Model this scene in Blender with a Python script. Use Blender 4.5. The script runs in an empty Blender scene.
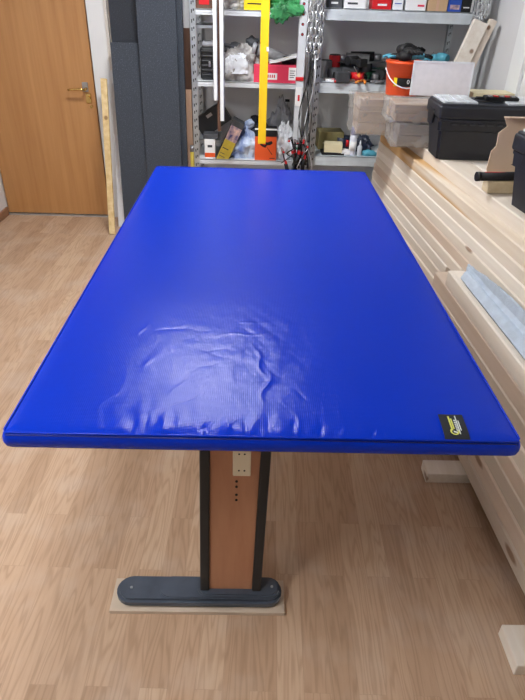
import bpy, bmesh, math, random
from mathutils import Vector, Matrix, noise
C = bpy.context.scene.collection
S = bpy.context.scene
PI = math.pi

# ------------------------------------------------------------------ materials
def lin(c):
    return tuple(((v / 255) / 12.92 if v / 255 <= .04045 else ((v / 255 + .055) / 1.055) ** 2.4) for v in c) + (1,)

def mat(name, rgb, rough=.5, metal=0, var=0.0, vscale=8, stretch=(1, 1, 1), bump=0.0, bscale=60, rgb2=None,
        alpha=1, trans=0, spec=.5, coat=0):
    m = bpy.data.materials.new(name); m.use_nodes = True
    nt = m.node_tree; b = nt.nodes['Principled BSDF']
    b.inputs['Base Color'].default_value = lin(rgb)
    b.inputs['Roughness'].default_value = rough
    b.inputs['Metallic'].default_value = metal
    b.inputs['Specular IOR Level'].default_value = spec
    b.inputs['Alpha'].default_value = alpha
    b.inputs['Transmission Weight'].default_value = trans
    b.inputs['Coat Weight'].default_value = coat
    tc = nt.nodes.new('ShaderNodeTexCoord')
    mp = nt.nodes.new('ShaderNodeMapping'); mp.inputs['Scale'].default_value = stretch
    nt.links.new(tc.outputs['Object'], mp.inputs[0])
    if var or rgb2:
        n = nt.nodes.new('ShaderNodeTexNoise'); n.inputs['Scale'].default_value = vscale
        n.inputs['Detail'].default_value = 6
        nt.links.new(mp.outputs[0], n.inputs['Vector'])
        r = nt.nodes.new('ShaderNodeValToRGB')
        a = lin(rgb)
        c2 = lin(rgb2) if rgb2 else tuple(v * (1 - var) for v in a[:3]) + (1,)
        c1 = a if rgb2 else tuple(min(1, v * (1 + var)) for v in a[:3]) + (1,)
        r.color_ramp.elements[0].position = .35; r.color_ramp.elements[1].position = .65
        r.color_ramp.elements[0].color = c2; r.color_ramp.elements[1].color = c1
        nt.links.new(n.outputs['Fac'], r.inputs[0]); nt.links.new(r.outputs[0], b.inputs['Base Color'])
    if bump:
        n2 = nt.nodes.new('ShaderNodeTexNoise'); n2.inputs['Scale'].default_value = bscale; n2.inputs['Detail'].default_value = 4
        nt.links.new(mp.outputs[0], n2.inputs['Vector'])
        bp = nt.nodes.new('ShaderNodeBump'); bp.inputs['Strength'].default_value = bump; bp.inputs['Distance'].default_value = .01
        nt.links.new(n2.outputs['Fac'], bp.inputs['Height']); nt.links.new(bp.outputs[0], b.inputs['Normal'])
    return m

def math_node(nt, op, a, b=None, c=None):
    n = nt.nodes.new('ShaderNodeMath'); n.operation = op
    for i, v in enumerate((a, b, c)):
        if v is None: continue
        if isinstance(v, (int, float)): n.inputs[i].default_value = v
        else: nt.links.new(v, n.inputs[i])
    return n.outputs[0]

def ramp(nt, fac, stops):
    r = nt.nodes.new('ShaderNodeValToRGB'); e = r.color_ramp.elements
    while len(e) < len(stops): e.new(.5)
    for i, (p, c) in enumerate(stops):
        e[i].position = p; e[i].color = lin(c)
    nt.links.new(fac, r.inputs[0]); return r.outputs[0]

def mix(nt, fac, a, b, mode='MIX'):
    n = nt.nodes.new('ShaderNodeMix'); n.data_type = 'RGBA'; n.blend_type = mode
    for i, v in ((0, fac), (6, a), (7, b)):
        if isinstance(v, (int, float)): n.inputs[i].default_value = v
        elif isinstance(v, tuple): n.inputs[i].default_value = v
        else: nt.links.new(v, n.inputs[i])
    return n.outputs[2]

def floor_mat():
    m = bpy.data.materials.new('oak laminate'); m.use_nodes = True; nt = m.node_tree; b = nt.nodes['Principled BSDF']
    tc = nt.nodes.new('ShaderNodeTexCoord')
    mp = nt.nodes.new('ShaderNodeMapping'); mp.inputs['Rotation'].default_value = (0, 0, PI / 2 + .02)
    nt.links.new(tc.outputs['Object'], mp.inputs[0])
    br = nt.nodes.new('ShaderNodeTexBrick')
    br.offset = .37; br.squash = 1
    br.inputs['Scale'].default_value = 1
    br.inputs['Brick Width'].default_value = .55; br.inputs['Row Height'].default_value = .07
    br.inputs['Mortar Size'].default_value = .0006; br.inputs['Mortar Smooth'].default_value = .1
    br.inputs['Color1'].default_value = (0, 0, 0, 1); br.inputs['Color2'].default_value = (1, 1, 1, 1)
    br.inputs['Mortar'].default_value = (.5, .5, .5, 1)
    nt.links.new(mp.outputs[0], br.inputs['Vector'])
    # grain: a warped, stretched ring pattern offset per strip
    mp2 = nt.nodes.new('ShaderNodeMapping'); mp2.inputs['Scale'].default_value = (1.1, 13, 1)
    nt.links.new(mp.outputs[0], mp2.inputs[0])
    off = nt.nodes.new('ShaderNodeVectorMath'); off.operation = 'ADD'
    sc = nt.nodes.new('ShaderNodeVectorMath'); sc.operation = 'SCALE'; sc.inputs['Scale'].default_value = 31
    nt.links.new(br.outputs['Color'], sc.inputs[0])
    nt.links.new(mp2.outputs[0], off.inputs[0]); nt.links.new(sc.outputs[0], off.inputs[1])
    n1 = nt.nodes.new('ShaderNodeTexNoise'); n1.inputs['Scale'].default_value = 1.6; n1.inputs['Detail'].default_value = 2; n1.inputs['Roughness'].default_value = .4
    nt.links.new(off.outputs[0], n1.inputs['Vector'])
    rings = math_node(nt, 'SINE', math_node(nt, 'MULTIPLY', n1.outputs['Fac'], 70))
    rings = math_node(nt, 'MULTIPLY_ADD', rings, .5, .5)
    n2 = nt.nodes.new('ShaderNodeTexNoise'); n2.inputs['Scale'].default_value = 9; n2.inputs['Detail'].default_value = 8; n2.inputs['Roughness'].default_value = .7
    mp3 = nt.nodes.new('ShaderNodeMapping'); mp3.inputs['Scale'].default_value = (1, 14, 1)
    nt.links.new(mp.outputs[0], mp3.inputs[0]); nt.links.new(mp3.outputs[0], n2.inputs['Vector'])
    base = ramp(nt, br.outputs['Color'], [(0, (178, 147, 120)), (.5, (188, 157, 130)), (1, (197, 168, 141))])
    dark = mix(nt, 1, base, (.66, .60, .54, 1), 'MULTIPLY')
    f = math_node(nt, 'MULTIPLY', math_node(nt, 'POWER', rings, 3), .50)
    col = mix(nt, f, base, dark)
    f2 = math_node(nt, 'MULTIPLY', math_node(nt, 'SUBTRACT', n2.outputs['Fac'], .45), 1.3)
    n = nt.nodes.new('ShaderNodeClamp'); nt.links.new(f2, n.inputs[0])
    col = mix(nt, n.outputs[0], col, dark)
    seam = math_node(nt, 'MULTIPLY', br.outputs['Fac'], .2)
    col = mix(nt, seam, col, (.12, .08, .05, 1))
    # fine pale dust
    n4 = nt.nodes.new('ShaderNodeTexNoise'); n4.inputs['Scale'].default_value = 5; n4.inputs['Detail'].default_value = 9
    nt.links.new(tc.outputs['Object'], n4.inputs['Vector'])
    d = nt.nodes.new('ShaderNodeMapRange'); d.inputs[1].default_value = .5; d.inputs[2].default_value = .8; d.inputs[4].default_value = .3
    nt.links.new(n4.outputs['Fac'], d.inputs[0])
    col = mix(nt, d.outputs[0], col, lin((205, 195, 185)))
    nt.links.new(col, b.inputs['Base Color'])
    b.inputs['Roughness'].default_value = .42; b.inputs['Specular IOR Level'].default_value = .35
    return m

def veneer_mat(name, c1, c2, axis, rough=.4, scale=1.0):
    """wood veneer with grain running along axis (0,1,2)"""
    m = bpy.data.materials.new(name); m.use_nodes = True; nt = m.node_tree; b = nt.nodes['Principled BSDF']
    tc = nt.nodes.new('ShaderNodeTexCoord'); mp = nt.nodes.new('ShaderNodeMapping')
    s = [26 * scale] * 3; s[axis] = 1.2 * scale; mp.inputs['Scale'].default_value = s
    nt.links.new(tc.outputs['Object'], mp.inputs[0])
    n = nt.nodes.new('ShaderNodeTexNoise'); n.inputs['Scale'].default_value = 1.2; n.inputs['Detail'].default_value = 7; n.inputs['Roughness'].default_value = .6
    nt.links.new(mp.outputs[0], n.inputs['Vector'])
    nt.links.new(ramp(nt, n.outputs['Fac'], [(.3, c2), (.7, c1)]), b.inputs['Base Color'])
    b.inputs['Roughness'].default_value = rough
    return m

def pine_mat(name, c1, c2, knot=(120, 84, 52), pers=0.5):
    """planed softwood, grain along local Y, random tone and knots per board"""
    m = bpy.data.materials.new(name); m.use_nodes = True; nt = m.node_tree; b = nt.nodes['Principled BSDF']
    tc = nt.nodes.new('ShaderNodeTexCoord'); oi = nt.nodes.new('ShaderNodeObjectInfo')
    add = nt.nodes.new('ShaderNodeVectorMath'); add.operation = 'ADD'
    cmb = nt.nodes.new('ShaderNodeCombineXYZ')
    r20 = math_node(nt, 'MULTIPLY', oi.outputs['Random'], 40)
    for i in range(3): nt.links.new(r20, cmb.inputs[i])
    nt.links.new(tc.outputs['Object'], add.inputs[0]); nt.links.new(cmb.outputs[0], add.inputs[1])
    mp = nt.nodes.new('ShaderNodeMapping'); mp.inputs['Scale'].default_value = (30, 1.6, 30)
    nt.links.new(add.outputs[0], mp.inputs[0])
    n = nt.nodes.new('ShaderNodeTexNoise'); n.inputs['Scale'].default_value = 1; n.inputs['Detail'].default_value = 6
    n.inputs['Roughness'].default_value = .6
    nt.links.new(mp.outputs[0], n.inputs['Vector'])
    col = ramp(nt, n.outputs['Fac'], [(.3, c2), (.65, c1)])
    # slow tone drift
    t = nt.nodes.new('ShaderNodeTexNoise'); t.inputs['Scale'].default_value = 1.3
    nt.links.new(add.outputs[0], t.inputs['Vector'])
    tf = nt.nodes.new('ShaderNodeMapRange'); tf.inputs[1].default_value = .4; tf.inputs[2].default_value = .7; tf.inputs[4].default_value = .5
    nt.links.new(t.outputs['Fac'], tf.inputs[0])
    col = mix(nt, tf.outputs[0], col, lin(c2))
    rf = math_node(nt, 'MULTIPLY', math_node(nt, 'FRACT', math_node(nt, 'MULTIPLY', oi.outputs['Random'], 7.31)), .45)
    col = mix(nt, rf, col, lin(c2))
    # knots
    mk = nt.nodes.new('ShaderNodeMapping'); mk.inputs['Scale'].default_value = (9, 3.0, 9)
    nt.links.new(add.outputs[0], mk.inputs[0])
    v = nt.nodes.new('ShaderNodeTexVoronoi'); v.inputs['Scale'].default_value = 1
    nt.links.new(mk.outputs[0], v.inputs['Vector'])
    kn = nt.nodes.new('ShaderNodeMapRange'); kn.inputs[1].default_value = .15; kn.inputs[2].default_value = .09; kn.inputs[4].default_value = .8
    nt.links.new(v.outputs['Distance'], kn.inputs[0])
    col = mix(nt, kn.outputs[0], col, lin(knot))
    nt.links.new(col, b.inputs['Base Color']); b.inputs['Roughness'].default_value = .55
    b.inputs['Specular IOR Level'].default_value = .3
    return m

def vinyl_mat():
    m = bpy.data.materials.new('blue coated fabric'); m.use_nodes = True; nt = m.node_tree; b = nt.nodes['Principled BSDF']
    b.inputs['Base Color'].default_value = lin((0, 46, 178)); b.inputs['Roughness'].default_value = .24
    b.inputs['Specular IOR Level'].default_value = .19
    tc = nt.nodes.new('ShaderNodeTexCoord')
    w1 = nt.nodes.new('ShaderNodeTexWave'); w1.bands_direction = 'X'; w1.inputs['Scale'].default_value = 75; w1.inputs['Distortion'].default_value = .6
    w2 = nt.nodes.new('ShaderNodeTexWave'); w2.bands_direction = 'Y'; w2.inputs['Scale'].default_value = 75; w2.inputs['Distortion'].default_value = .6
    for w in (w1, w2): nt.links.new(tc.outputs['Object'], w.inputs['Vector'])
    hgt = math_node(nt, 'ADD', w1.outputs['Fac'], w2.outputs['Fac'])
    bp = nt.nodes.new('ShaderNodeBump'); bp.inputs['Strength'].default_value = .14; bp.inputs['Distance'].default_value = .001
    nt.links.new(hgt, bp.inputs['Height'])
    n = nt.nodes.new('ShaderNodeTexNoise'); n.inputs['Scale'].default_value = 14; n.inputs['Detail'].default_value = 3
    nt.links.new(tc.outputs['Object'], n.inputs['Vector'])
    b2 = nt.nodes.new('ShaderNodeBump'); b2.inputs['Strength'].default_value = .08; b2.inputs['Distance'].default_value = .01
    nt.links.new(n.outputs['Fac'], b2.inputs['Height']); nt.links.new(bp.outputs[0], b2.inputs['Normal'])
    nt.links.new(b2.outputs[0], b.inputs['Normal'])
    return m

def foam_mat(name, base, flecks):
    m = bpy.data.materials.new(name); m.use_nodes = True; nt = m.node_tree; b = nt.nodes['Principled BSDF']
    tc = nt.nodes.new('ShaderNodeTexCoord')
    n = nt.nodes.new('ShaderNodeTexNoise'); n.inputs['Scale'].default_value = 190; n.inputs['Detail'].default_value = 3
    nt.links.new(tc.outputs['Object'], n.inputs['Vector'])
    nt.links.new(ramp(nt, n.outputs['Fac'], [(.35, base), (.55, base), (.72, flecks)]), b.inputs['Base Color'])
    b.inputs['Roughness'].default_value = .75
    bp = nt.nodes.new('ShaderNodeBump'); bp.inputs['Strength'].default_value = .5; bp.inputs['Distance'].default_value = .003
    nt.links.new(n.outputs['Fac'], bp.inputs['Height']); nt.links.new(bp.outputs[0], b.inputs['Normal'])
    return m

M = {}
M['floor'] = floor_mat()
M['wall'] = mat('white wall paint', (226, 226, 226), .8, var=.015, vscale=3, bump=.03, bscale=90)
M['wall_dim'] = mat('beige wall paint', (160, 154, 146), .8)
M['wall_grey'] = mat('grey wall paint', (222, 222, 223), .8, var=.02, vscale=3, bump=.03, bscale=90)
M['ceil'] = mat('ceiling paint', (200, 200, 198), .9)
M['door'] = veneer_mat('door veneer', (194, 144, 92), (174, 122, 72), 2, .38, .7)
M['brass'] = mat('brass', (212, 178, 110), .25, 1)
M['dark'] = mat('dark gap', (18, 16, 14), .7)
M['skirt'] = mat('brown skirting', (150, 112, 84), .5, var=.1)
M['vinyl'] = vinyl_mat()
M['seam'] = mat('dark blue seam', (4, 22, 120), .45)
M['label'] = mat('label cloth', (16, 20, 26), .6)
M['label_w'] = mat('label white thread', (215, 220, 215), .6)
M['label_y'] = mat('label yellow thread', (206, 206, 96), .6)
M['desk'] = mat('desk laminate', (196, 176, 150), .5)
M['beech'] = veneer_mat('beech veneer', (186, 136, 104), (170, 118, 88), 2, .42, .8)
M['legmetal'] = mat('dark powder coat', (44, 46, 48), .45, .3, var=.1, vscale=14)
M['foot'] = mat('dark grey foot plastic', (72, 80, 92), .36, var=.18, vscale=12)
M['dust'] = mat('dusty board', (196, 178, 158), .7, var=.1)
M['cream'] = mat('cream plastic', (232, 222, 196), .4)
M['pine'] = pine_mat('pale planed spruce', (230, 220, 206), (216, 202, 185))
M['pine_g'] = pine_mat('greyish planed spruce', (206, 193, 178), (192, 177, 160))
M['pine_r'] = pine_mat('pinkish planed spruce', (214, 197, 180), (202, 181, 162))
M['pine_b'] = pine_mat('warm planed pine', (214, 172, 116), (186, 136, 82))
M['pine_w'] = pine_mat('whitish planed spruce', (242, 236, 226), (226, 215, 200))
M['pine_y'] = pine_mat('yellowish pine', (232, 208, 160), (204, 172, 118))
M['pine_h'] = pine_mat('spruce with golden heartwood', (236, 226, 212), (214, 197, 176))
_nt = M['pine_h'].node_tree; _b = _nt.nodes['Principled BSDF']; _src = _b.inputs['Base Color'].links[0].from_socket
_tc = _nt.nodes.new('ShaderNodeTexCoord'); _mp = _nt.nodes.new('ShaderNodeMapping'); _mp.inputs['Scale'].default_value = (14, .55, 10); _mp.inputs['Location'].default_value = (0, .15, .35)
_nt.links.new(_tc.outputs['Object'], _mp.inputs[0])
_n = _nt.nodes.new('ShaderNodeTexNoise'); _n.inputs['Scale'].default_value = 1; _n.inputs['Detail'].default_value = 2; _nt.links.new(_mp.outputs[0], _n.inputs['Vector'])
_sx = _nt.nodes.new('ShaderNodeSeparateXYZ'); _nt.links.new(_tc.outputs['Object'], _sx.inputs[0])
_g = math_node(_nt, 'ADD', _n.outputs['Fac'], math_node(_nt, 'MULTIPLY', math_node(_nt, 'ADD', _sx.outputs[1], 1.0), .22))
_r = _nt.nodes.new('ShaderNodeMapRange'); _r.inputs[1].default_value = .42; _r.inputs[2].default_value = .56; _nt.links.new(_g, _r.inputs[0])
_nt.links.new(mix(_nt, _r.outputs[0], _src, lin((200, 160, 108))), _b.inputs['Base Color'])
M['creamwood'] = pine_mat('cream pine', (230, 214, 180), (208, 186, 146))
M['foam'] = foam_mat('speckled dark foam', (54, 60, 70), (100, 110, 124))
M['foam2'] = foam_mat('plain dark foam', (40, 44, 52), (64, 70, 80))
M['zinc'] = mat('galvanised steel', (186, 192, 196), .38, .75, var=.12, vscale=16)
M['zinc_l'] = mat('light zinc shelf', (218, 222, 226), .5, .15, var=.05, vscale=10)
M['zinc_r'] = mat('blue grey zinc shelf', (204, 212, 217), .42, .08, var=.1, vscale=10)
M['whitebar'] = mat('white coated metal', (238, 240, 240), .35)
M['yellow'] = mat('yellow bar paint', (250, 206, 32), .45)
M['yellowbox'] = mat('yellow plastic', (236, 206, 20), .45)
M['black'] = mat('black plastic', (24, 25, 28), .45, var=.2, vscale=10)
M['blackm'] = mat('matt black', (16, 16, 18), .7)
M['box_dark'] = mat('dark tool box plastic', (34, 37, 43), .5, var=.12, vscale=14, bump=.1, bscale=300)
M['lidgrey'] = mat('scratched translucent lid', (204, 210, 214), .25, var=.15, vscale=18)
M['orange'] = mat('orange plastic', (238, 84, 32), .4)
M['orangebox'] = mat('orange printed carton', (226, 88, 36), .5, var=.04)
M['red'] = mat('red plastic', (206, 26, 34), .4)
M['redbox'] = mat('red carton', (222, 56, 88), .55)
M['paper'] = mat('white paper', (236, 236, 236), .6)
M['whitep'] = mat('white plastic', (232, 234, 238), .4)
M['card'] = mat('cardboard', (196, 164, 128), .75, var=.06, vscale=6)
M['cardpale'] = mat('pale cardboard', (218, 192, 164), .7, var=.05, vscale=6)
M['film'] = mat('crumpled clear film', (206, 204, 200), .16, var=.1, vscale=12, bump=.6, bscale=22, alpha=.36)
M['wrapwood'] = mat('wrapped pale wood', (176, 148, 122), .5, var=.12, vscale=4, stretch=(1, 4, 14))
M['wrapgrey'] = mat('greyish wrapped wood', (148, 132, 118), .4, var=.16, vscale=4, stretch=(1, 4, 14), bump=.3, bscale=24)
M['panelw'] = mat('frosted white sheet', (232, 228, 232), .5, var=.03, vscale=30)
M['bagwhite'] = mat('white plastic bag', (226, 230, 236), .3, var=.06, vscale=9, bump=.5, bscale=26)
M['baggrey'] = mat('grey plastic bag', (140, 142, 148), .35, var=.25, vscale=14, bump=.5, bscale=26)
M['bagblue'] = mat('blue and white plastic bag', (206, 220, 236), .3, rgb2=(44, 84, 160), vscale=11, stretch=(1, 1, .45), bump=.5, bscale=20)
M['bagsilver'] = mat('silver grey bag', (196, 194, 192), .35, rgb2=(92, 86, 84), vscale=13, bump=.6, bscale=24)
M['bagdark'] = mat('dark navy bag', (36, 44, 66), .4, var=.3, vscale=12, bump=.5, bscale=24)
M['baggreen'] = mat('green plastic bag', (72, 160, 98), .3, var=.25, vscale=14, bump=.5, bscale=24)
M['mgrey'] = mat('mid grey fabric', (122, 122, 124), .7, var=.2, vscale=20, bump=.4, bscale=50)
M['dgrey'] = mat('dark grey fabric', (66, 68, 72), .7, var=.25, vscale=20, bump=.4, bscale=50)
M['clothb'] = mat('pale blue grey cloth', (186, 198, 212), .8, var=.07, vscale=30, bump=.35, bscale=160)
M['olive'] = mat('olive carton', (138, 128, 84), .7, var=.1)
M['creambox'] = mat('cream carton', (226, 214, 176), .6)
M['blue'] = mat('blue plastic', (30, 74, 170), .4)
M['bluecap'] = mat('dark blue cap', (22, 34, 140), .4)
M['teal'] = mat('teal plastic', (30, 110, 116), .4)
M['green'] = mat('dark green plastic', (22, 92, 62), .4)
M['steel'] = mat('bare steel', (170, 172, 176), .3, .9, var=.15, vscale=20)
M['chain'] = mat('chain steel', (210, 212, 214), .3, .7)
M['brown'] = mat('brown board', (96, 66, 50), .6, var=.12, stretch=(10, 10, 1))
M['tan'] = mat('tan board', (202, 164, 138), .6, var=.05, stretch=(10, 10, 1))
M['whitetrim'] = mat('white painted trim', (226, 222, 214), .5, var=.05, stretch=(20, 20, 1))
M['gold'] = mat('printed gold panel', (196, 172, 60), .5, var=.08, vscale=30)
M['photo'] = mat('printed picture panel', (226, 190, 176), .5, rgb2=(60, 64, 120), vscale=26)
M['ply'] = mat('plastic coil black', (22, 22, 24), .5)
M['skyblue'] = mat('light blue glove rubber', (84, 164, 186), .6)
M['lime'] = mat('orange tip', (245, 150, 60), .5)
M['bottle'] = mat('white bottle plastic', (226, 228, 240), .4)
M['clearb'] = mat('clear glue bottle', (206, 212, 220), .3, alpha=.9)
M['signred'] = mat('red print', (200, 24, 40), .5)
e = bpy.data.materials.new('lit diffuser'); e.use_nodes = True
e.node_tree.nodes['Principled BSDF'].inputs['Emission Color'].default_value = (.97, .985, 1, 1)
e.node_tree.nodes['Principled BSDF'].inputs['Emission Strength'].default_value = 26
M['lit'] = e

# ------------------------------------------------------------------ mesh helpers
class MB:
    def __init__(s): s.bm = bmesh.new(); s.mats = []
    def mi(s, m):
        if m not in s.mats: s.mats.append(m)
        return s.mats.index(m)
    def _tag(s, faces, m, smooth=False):
        i = s.mi(m)
        for f in faces:
            f.material_index = i; f.smooth = smooth
    def box(s, x0, x1, y0, y1, z0, z1, m, bev=0, seg=2, T=None):
        r = bmesh.ops.create_cube(s.bm, size=1)['verts']
        for v in r:
            v.co = Vector(((x0 + x1) / 2 + v.co.x * (x1 - x0), (y0 + y1) / 2 + v.co.y * (y1 - y0), (z0 + z1) / 2 + v.co.z * (z1 - z0)))
        fs = list({f for v in r for f in v.link_faces})
        if bev:
            es = list({e for v in r for e in v.link_edges})
            n0 = set(s.bm.faces)
            out = bmesh.ops.bevel(s.bm, geom=es, offset=bev, segments=seg, affect='EDGES', profile=.5)
            fs = list({f for f in out['faces']} | {f for f in fs if f.is_valid})
            vs = {v for f in fs for v in f.verts}
            fs = list({f for v in vs for f in v.link_faces}); r = list(vs)
        s._tag(fs, m)
        if T is not None:
            for v in r: v.co = T @ v.co
        return s
    def cyl(s, p0, p1, r0, m, r1=None, n=16, smooth=True, caps=True):
        p0 = Vector(p0); p1 = Vector(p1); d = p1 - p0
        if r1 is None: r1 = r0
        out = bmesh.ops.create_cone(s.bm, cap_ends=caps, segments=n, radius1=r0, radius2=r1, depth=d.length)['verts']
        q = Vector((0, 0, 1)).rotation_difference(d.normalized()).to_matrix().to_4x4()
        T = Matrix.Translation((p0 + p1) / 2) @ q
        for v in out: v.co = T @ v.co
        fs = {f for v in out for f in v.link_faces}
        s._tag(fs, m)
        if smooth:
            for f in fs:
                if len(f.verts) == 4: f.smooth = True
        return s
    def tube(s, pts, r, m, n=8, closed=False):
        pts = [Vector(p) for p in pts]; rings = []
        N = len(pts)
        up = None
        for i, p in enumerate(pts):
            a = pts[(i - 1) % N] if (closed or i > 0) else p
            b = pts[(i + 1) % N] if (closed or i < N - 1) else p
            t = (b - a).normalized()
            if up is None:
                up = Vector((0, 0, 1)) if abs(t.z) < .9 else Vector((1, 0, 0))
            side = t.cross(up).normalized(); up = side.cross(t).normalized()
            rings.append([s.bm.verts.new(p + side * math.cos(2 * PI * k / n) * r + up * math.sin(2 * PI * k / n) * r) for k in range(n)])
        fs = []
        for i in range(N if closed else N - 1):
            A = rings[i]; B = rings[(i + 1) % N]
            for k in range(n):
                fs.append(s.bm.faces.new((A[k], A[(k + 1) % n], B[(k + 1) % n], B[k])))
        if not closed:
            fs.append(s.bm.faces.new(rings[0][::-1])); fs.append(s.bm.faces.new(rings[-1]))
        s._tag(fs, m, True); return s
    def lathe(s, prof, m, c=(0, 0, 0), n=24):
        c = Vector(c); rings = []
        for r, z in prof:
            rings.append([s.bm.verts.new(c + Vector((r * math.cos(2 * PI * k / n), r * math.sin(2 * PI * k / n), z))) for k in range(n)])
        fs = []
        for A, B in zip(rings, rings[1:]):
            for k in range(n): fs.append(s.bm.faces.new((A[k], A[(k + 1) % n], B[(k + 1) % n], B[k])))
        s._tag(fs, m, True)
        s._tag([s.bm.faces.new(rings[0][::-1]), s.bm.faces.new(rings[-1])], m)
        return s
    def prism(s, poly, z0, z1, m, plane='xy', bev=0):
        def P(a, b, z):
            return {'xy': Vector((a, b, z)), 'xz': Vector((a, z, b)), 'yz': Vector((z, a, b))}[plane]
        A = [s.bm.verts.new(P(a, b, z0)) for a, b in poly]; B = [s.bm.verts.new(P(a, b, z1)) for a, b in poly]
        n = len(poly); fs = [s.bm.faces.new(A[::-1]), s.bm.faces.new(B)]
        for i in range(n): fs.append(s.bm.faces.new((A[i], A[(i + 1) % n], B[(i + 1) % n], B[i])))
        s._tag(fs, m); bmesh.ops.recalc_face_normals(s.bm, faces=fs)
        if bev:
            bmesh.ops.bevel(s.bm, geom=list({e for f in fs[:2] for e in f.edges}), offset=bev, segments=2, affect='EDGES')
        return s
    def blob(s, c, size, m, seed=0, amp=.18, freq=2.2, sub=4, pinch=0, flat=True, ridge=0, boxy=1.0):
        c = Vector(c); r = bmesh.ops.create_icosphere(s.bm, subdivisions=sub, radius=1)['verts']
        o = Vector((seed * 3.17, seed * 1.3, -seed * 2.1))
        for v in r:
            d = v.co.copy(); q = d.copy()
            if boxy != 1: q = Vector([math.copysign(abs(a) ** boxy, a) for a in d])
            k = 1 + amp * noise.fractal(d * freq + o, 1, 2, 3) * 1.4
            if ridge: k += ridge * (abs(noise.noise(d * freq * 1.7 + o * 2)) - .2)
            q = q * k
            if flat and q.z < -.62: q.z = -.62 + (q.z + .62) * .08
            if pinch:
                t = max(0, (q.z - .15) / .85); f = 1 - pinch * min(1, t) ** .8
                q.x *= f; q.y *= f
            v.co = c + Vector((q.x * size[0], q.y * size[1], q.z * size[2] + (.62 * size[2] if flat else 0)))
        s._tag({f for v in r for f in v.link_faces}, m, True); return s
    def warp(s, fn):
        for v in s.bm.verts: v.co = fn(v.co)
        return s
    def build(s, name, parent=None, loc=None, rot=None):
        me = bpy.data.meshes.new(name); 
        bmesh.ops.recalc_face_normals(s.bm, faces=s.bm.faces[:])
        s.bm.to_mesh(me); s.bm.free()
        for m in s.mats: me.materials.append(m)
        o = bpy.data.objects.new(name, me); C.objects.link(o)
        if parent: o.parent = parent
        if loc is not None: o.location = loc
        if rot is not None: o.rotation_euler = rot
        return o

def tag(o, label, cat, group=None, kind=None):
    o['label'] = label; o['category'] = cat
    if group: o['group'] = group
    if kind: o['kind'] = kind
    return o
def thing(name, label, cat, loc=(0, 0, 0), rot=(0, 0, 0), group=None):
    o = bpy.data.objects.new(name, None); C.objects.link(o); o.empty_display_size = .05
    o.location = loc; o.rotation_euler = rot
    return tag(o, label, cat, group)
def struct(mb, name, parent=None):
    o = mb.build(name, parent)
    if not parent: o['kind'] = 'structure'
    return o

# ------------------------------------------------------------------ room shell
XL, XR, YN, YF, H = -1.893, 1.40, -1.7, 4.25, 2.5
b = MB(); b.box(XL - .1, XR + .1, YN - .1, YF + .1, -.05, 0, M['floor']); struct(b, 'floor')
b = MB(); b.box(XL - .1, XR + .1, YN - .1, YF + .1, H, H + .05, M['ceil']); struct(b, 'ceiling')
b = MB(); b.box(XL - .1, XL, YN - .1, YF + .1, 0, H, M['wall']); struct(b, 'wall_left')
b = MB(); b.box(XR, XR + .1, YN - .1, YF + .1, 0, H, M['wall_grey']); struct(b, 'wall_right')
b = MB(); b.box(XL - .1, XR + .1, YN - .1, YN, 0, H, M['wall_dim']); struct(b, 'wall_near')
DX0, DX1, DH = -1.885, -1.118, 2.0
b = MB()
b.box(DX1 + .012, -.46, YF, YF + .1, 0, H, M['wall'])
b.box(-.46, XR, YF, YF + .1, 0, H, M['wall_grey'])
b.box(XL, DX1 + .012, YF, YF + .1, DH + .01, H, M['wall'])
struct(b, 'wall_far')
b = MB(); b.box(DX0, DX1, YF + .012, YF + .05, .012, DH, M['door'], .002); 
door = struct(b, 'door_1')
b = MB(); b.box(XL, DX1 + .012, YF + .06, YF + .1, 0, DH + .01, M['dark'])  # near-black sheet behind the door stands in for shade in its gaps
b.box(XL, DX1 + .012, YF - .008, YF + .06, 0, .008, M['zinc']); struct(b, 'gap_shade_and_sill', door)
# handle: oval plates, lever, lower lock
b = MB(); hx = -1.178
b.box(hx - .02, hx + .02, YF + .004, YF + .013, .885, .945, M['steel'], .004)
b.box(hx - .004, hx + .034, YF + .004, YF + .013, .81, .875, M['brass'], .004)
b.cyl((hx + .008, YF + .01, .905), (hx + .008, YF - .05, .905), .009, M['brass'])
b.tube([(hx + .008, YF - .05, .905), (hx - .03, YF - .052, .908), (hx - .07, YF - .05, .905), (hx - .105, YF - .046, .90)], .007, M['brass'])
b.build('door_handle', door)
b = MB(); b.cyl((hx + .015, YF + .01, .845), (hx + .015, YF - .012, .845), .012, M['brass'])
b.cyl((hx + .028, YF + .012, .79), (hx + .028, YF - .004, .79), .010, M['brass']); b.build('lock', door)
# skirting on the left wall and white casing post of the door
b = MB(); b.box(XL, XL + .014, YN, YF, 0, .06, M['skirt'], .003); struct(b, 'baseboard_left')
# painted pillar strip on the right wall
b = MB(); b.box(XR - .02, XR, 3.28, 3.44, 0, H, M['whitebar'], .003); struct(b, 'trim_1')

# ceiling lights (out of frame) -------------------------------------------------
def ceiling_light(x, y, w, l, label, strength):
    t = thing('ceiling_light', label, 'ceiling light', (x, y, H))
    b = MB(); b.box(-w / 2, w / 2, -l / 2, l / 2, -.06, 0, M['whitebar'], .004); b.build('housing', t)
    m = M['lit'].copy(); m.node_tree.nodes['Principled BSDF'].inputs['Emission Strength'].default_value = strength
    b = MB(); b.box(-w / 2 + .02, w / 2 - .02, -l / 2 + .02, l / 2 - .02, -.07, -.058, m, .002); b.build('diffuser', t)
ceiling_light(-.28, 2.86, .42, .42, 'ceiling light above the far half of the table', 90)
ceiling_light(-1.4, .35, .42, 1.15, 'ceiling light over the left side of the room', 36)

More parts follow.
